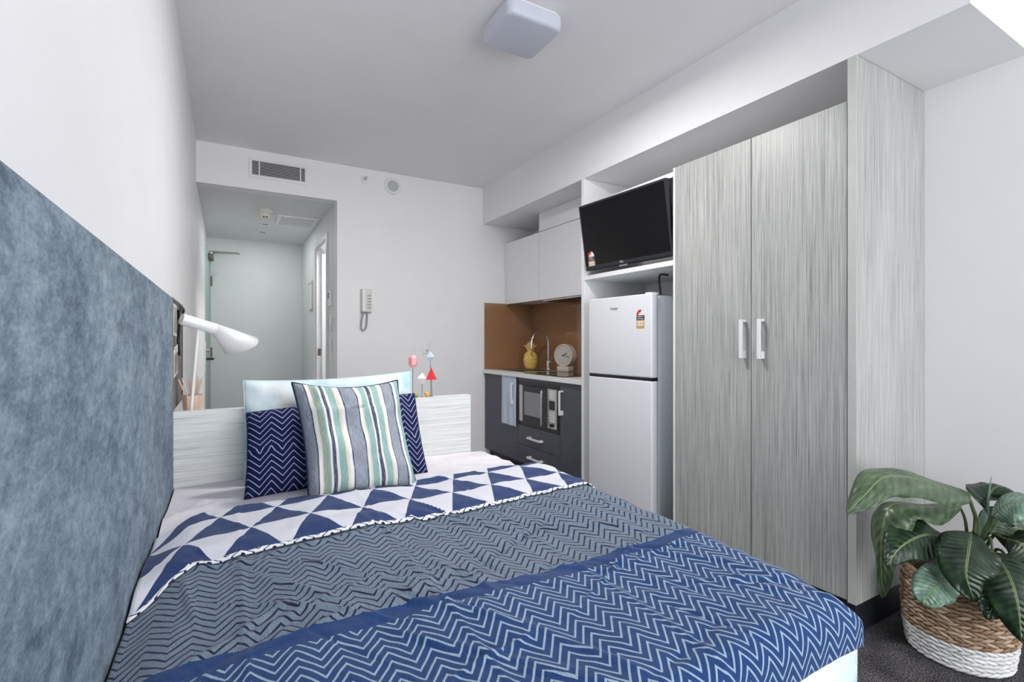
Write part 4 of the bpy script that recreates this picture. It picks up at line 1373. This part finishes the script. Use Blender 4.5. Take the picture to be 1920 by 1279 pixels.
def leaf(pts, width, nrm, mat, fold=.25, curl=0.0, n=22, m=10, base=None, prof_p=.85, wave=.009, seed=0):
    """leaf blade along a midrib; nrm = rough upward direction of the blade"""
    fine = spline(pts, n * 8)
    acc = [0.0]
    for a_, b_ in zip(fine, fine[1:]): acc.append(acc[-1] + (b_ - a_).length)
    mid, q_ = [], 0
    for k_ in range(n + 1):
        tg = acc[-1] * k_ / n
        while q_ < len(fine) - 2 and acc[q_ + 1] < tg: q_ += 1
        mid.append(fine[q_].lerp(fine[q_ + 1], min(1, max(0, (tg - acc[q_]) / max(1e-9, acc[q_ + 1] - acc[q_])))))
    P, UV = [], []
    nrm = Vector(nrm).normalized()
    for i, p in enumerate(mid):
        f = i / n
        d = (mid[min(i + 1, n)] - mid[max(i - 1, 0)]).normalized()
        s = d.cross(nrm)
        if s.length < 1e-4: s = d.cross(Vector((1, 0, 0)))
        s.normalize(); u = s.cross(d).normalized()
        w = width / 2 * (f ** .55 * (1 - f) ** prof_p) / ((.55 / (.55 + prof_p)) ** .55 * (prof_p / (.55 + prof_p)) ** prof_p) + .0008
        row, ur = [], []
        for j in range(m + 1):
            b = 2 * j / m - 1
            ang = fold * abs(b) + curl * b * b
            off = s * (b * w * math.cos(ang)) + u * (abs(b) * w * math.sin(ang))
            off += u * wave * nz(f * 5 + seed, b * 2, seed) * 2 * abs(b) + u * wave * .8 * math.sin(f * 17 + seed + b) * b * b
            row.append(p + off); ur.append((f, (b + 1) / 2))
        P.append(row); UV.append(ur)
    return P, UV, mid

LEAVES = []
def add_leaf(label, pts, width, nrm, mat, stalk=None, **k):
    P, UV, mid = leaf(pts, width, nrm, mat, **k)
    o = grid_obj('leaf', P, UV, mat, t, solid=.0014)
    b0 = bc + Vector((random.uniform(-.03, .03), random.uniform(-.03, .03), .25))
    sp = spline([b0] + ([Vector(s) for s in stalk] if stalk else [b0.lerp(mid[0], .5) + Vector((0, 0, .03))]) + [mid[0]], 12)
    obj('stalk', tube(bmesh.new(), sp, [.0075 - .004 * q / 12 for q in range(13)], 8), 'stem', t, True)
    rb_ = obj('midrib', tube(bmesh.new(), mid[:-1], [.0022 - .0018 * q / len(mid) for q in range(len(mid) - 1)], 6), 'stem', o, True)
    return o
UPv = (0, 0, 1)
cdir = -(FW * .8 + RT * .55)     # towards the camera
add_leaf('', [at(1818, 930, 1.80), at(1745, 905, 1.74), at(1665, 893, 1.66), at(1620, 930, 1.60), at(1588, 963, 1.56)], .17, (-.25, -.45, 1), 'leafm', [at(1828, 985, 1.83)], fold=-.35, seed=1)
add_leaf('', [at(1798, 945, 1.86), at(1735, 948, 1.84), at(1675, 945, 1.82), at(1656, 985, 1.80), at(1652, 1050, 1.79), at(1656, 1120, 1.79)], .165, (-.5, .15, 1), 'leafm', [at(1812, 990, 1.86)], fold=-.5, seed=2, wave=.01)
add_leaf('', [at(1782, 1010, 1.80), at(1735, 1003, 1.75), at(1690, 1025, 1.71), at(1662, 1062, 1.69)], .16, (-.55, -.65, .8), 'leafd', [at(1800, 1030, 1.84)], fold=-.3, seed=3)
add_leaf('', [at(1822, 998, 1.72), at(1816, 1035, 1.64), at(1812, 1080, 1.60), at(1828, 1128, 1.59)], .165, cdir + Vector((0, 0, .5)), 'leafd', [at(1826, 1010, 1.80)], fold=-.22, seed=4)
add_leaf('', [at(1790, 1068, 1.72), at(1768, 1085, 1.68), at(1744, 1110, 1.655), at(1733, 1136, 1.65)], .12, cdir + Vector((0, 0, .35)), 'leafp', [at(1808, 1050, 1.80)], fold=-.1, seed=5, prof_p=.5)
add_leaf('', [at(1850, 1050, 1.72), at(1866, 1082, 1.68), at(1868, 1120, 1.66), at(1850, 1162, 1.66)], .13, cdir + Vector((0, 0, .2)), 'leafd', [at(1838, 1030, 1.80)], fold=-.2, seed=6)
add_leaf('', [at(1862, 1035, 1.74), at(1890, 1075, 1.66), at(1908, 1130, 1.61), at(1916, 1205, 1.59)], .17, cdir + Vector((.1, 0, .4)), 'leafd', [at(1848, 1010, 1.82)], fold=-.28, seed=7)
add_leaf('', [at(1852, 965, 1.86), at(1856, 925, 1.87), at(1880, 912, 1.87), at(1918, 935, 1.86), at(1945, 965, 1.86)], .15, (.25, -.35, 1), 'leafd', [at(1842, 990, 1.86)], fold=-.35, seed=8)
add_leaf('', [at(1862, 968, 1.80), at(1890, 945, 1.76), at(1925, 948, 1.72), at(1965, 985, 1.70)], .18, cdir * .6 + Vector((.1, 0, 1)), 'leafp', [at(1848, 1000, 1.84)], fold=-.25, seed=9)
add_leaf('', [at(1858, 1000, 1.83), at(1878, 975, 1.84), at(1898, 1000, 1.82), at(1905, 1045, 1.80)], .12, cdir + Vector((.2, 0, .5)), 'leafm', [at(1846, 1010, 1.86)], fold=-.3, seed=10)
add_leaf('', [at(1885, 1010, 1.78), at(1915, 1020, 1.74), at(1945, 1060, 1.71), at(1960, 1110, 1.70)], .16, cdir + Vector((.2, 0, .7)), 'leafd', [at(1858, 1010, 1.84)], fold=-.25, seed=12)
add_leaf('', [at(1905, 1090, 1.72), at(1935, 1120, 1.68), at(1950, 1170, 1.66), at(1950, 1215, 1.66)], .14, cdir + Vector((.2, 0, .5)), 'leafp', [at(1870, 1030, 1.82)], fold=-.25, seed=13)
# young rolled leaf standing up, and thick pale stalks
sp = spline([bc + Vector((.01, .0, .25)), at(1842, 985, 1.86), at(1850, 950, 1.86), at(1859, 893, 1.87)], 14)
obj('rolled_leaf', tube(bmesh.new(), sp, [.008, .009, .010, .012, .013, .013, .013, .012, .010, .008, .006, .0045, .003, .002, .001], 10), 'leafp', t, True)
for a, b_ in (((1818, 935, 1.80), (1832, 1000, 1.84)), ((1880, 945, 1.82), (1845, 1000, 1.85))):
    obj('stalk', tube(bmesh.new(), spline([bc + Vector((0, 0, .25)), at(*b_), at(*a)], 10), [.011 - .0006 * q for q in range(11)], 8), 'stem', t, True)
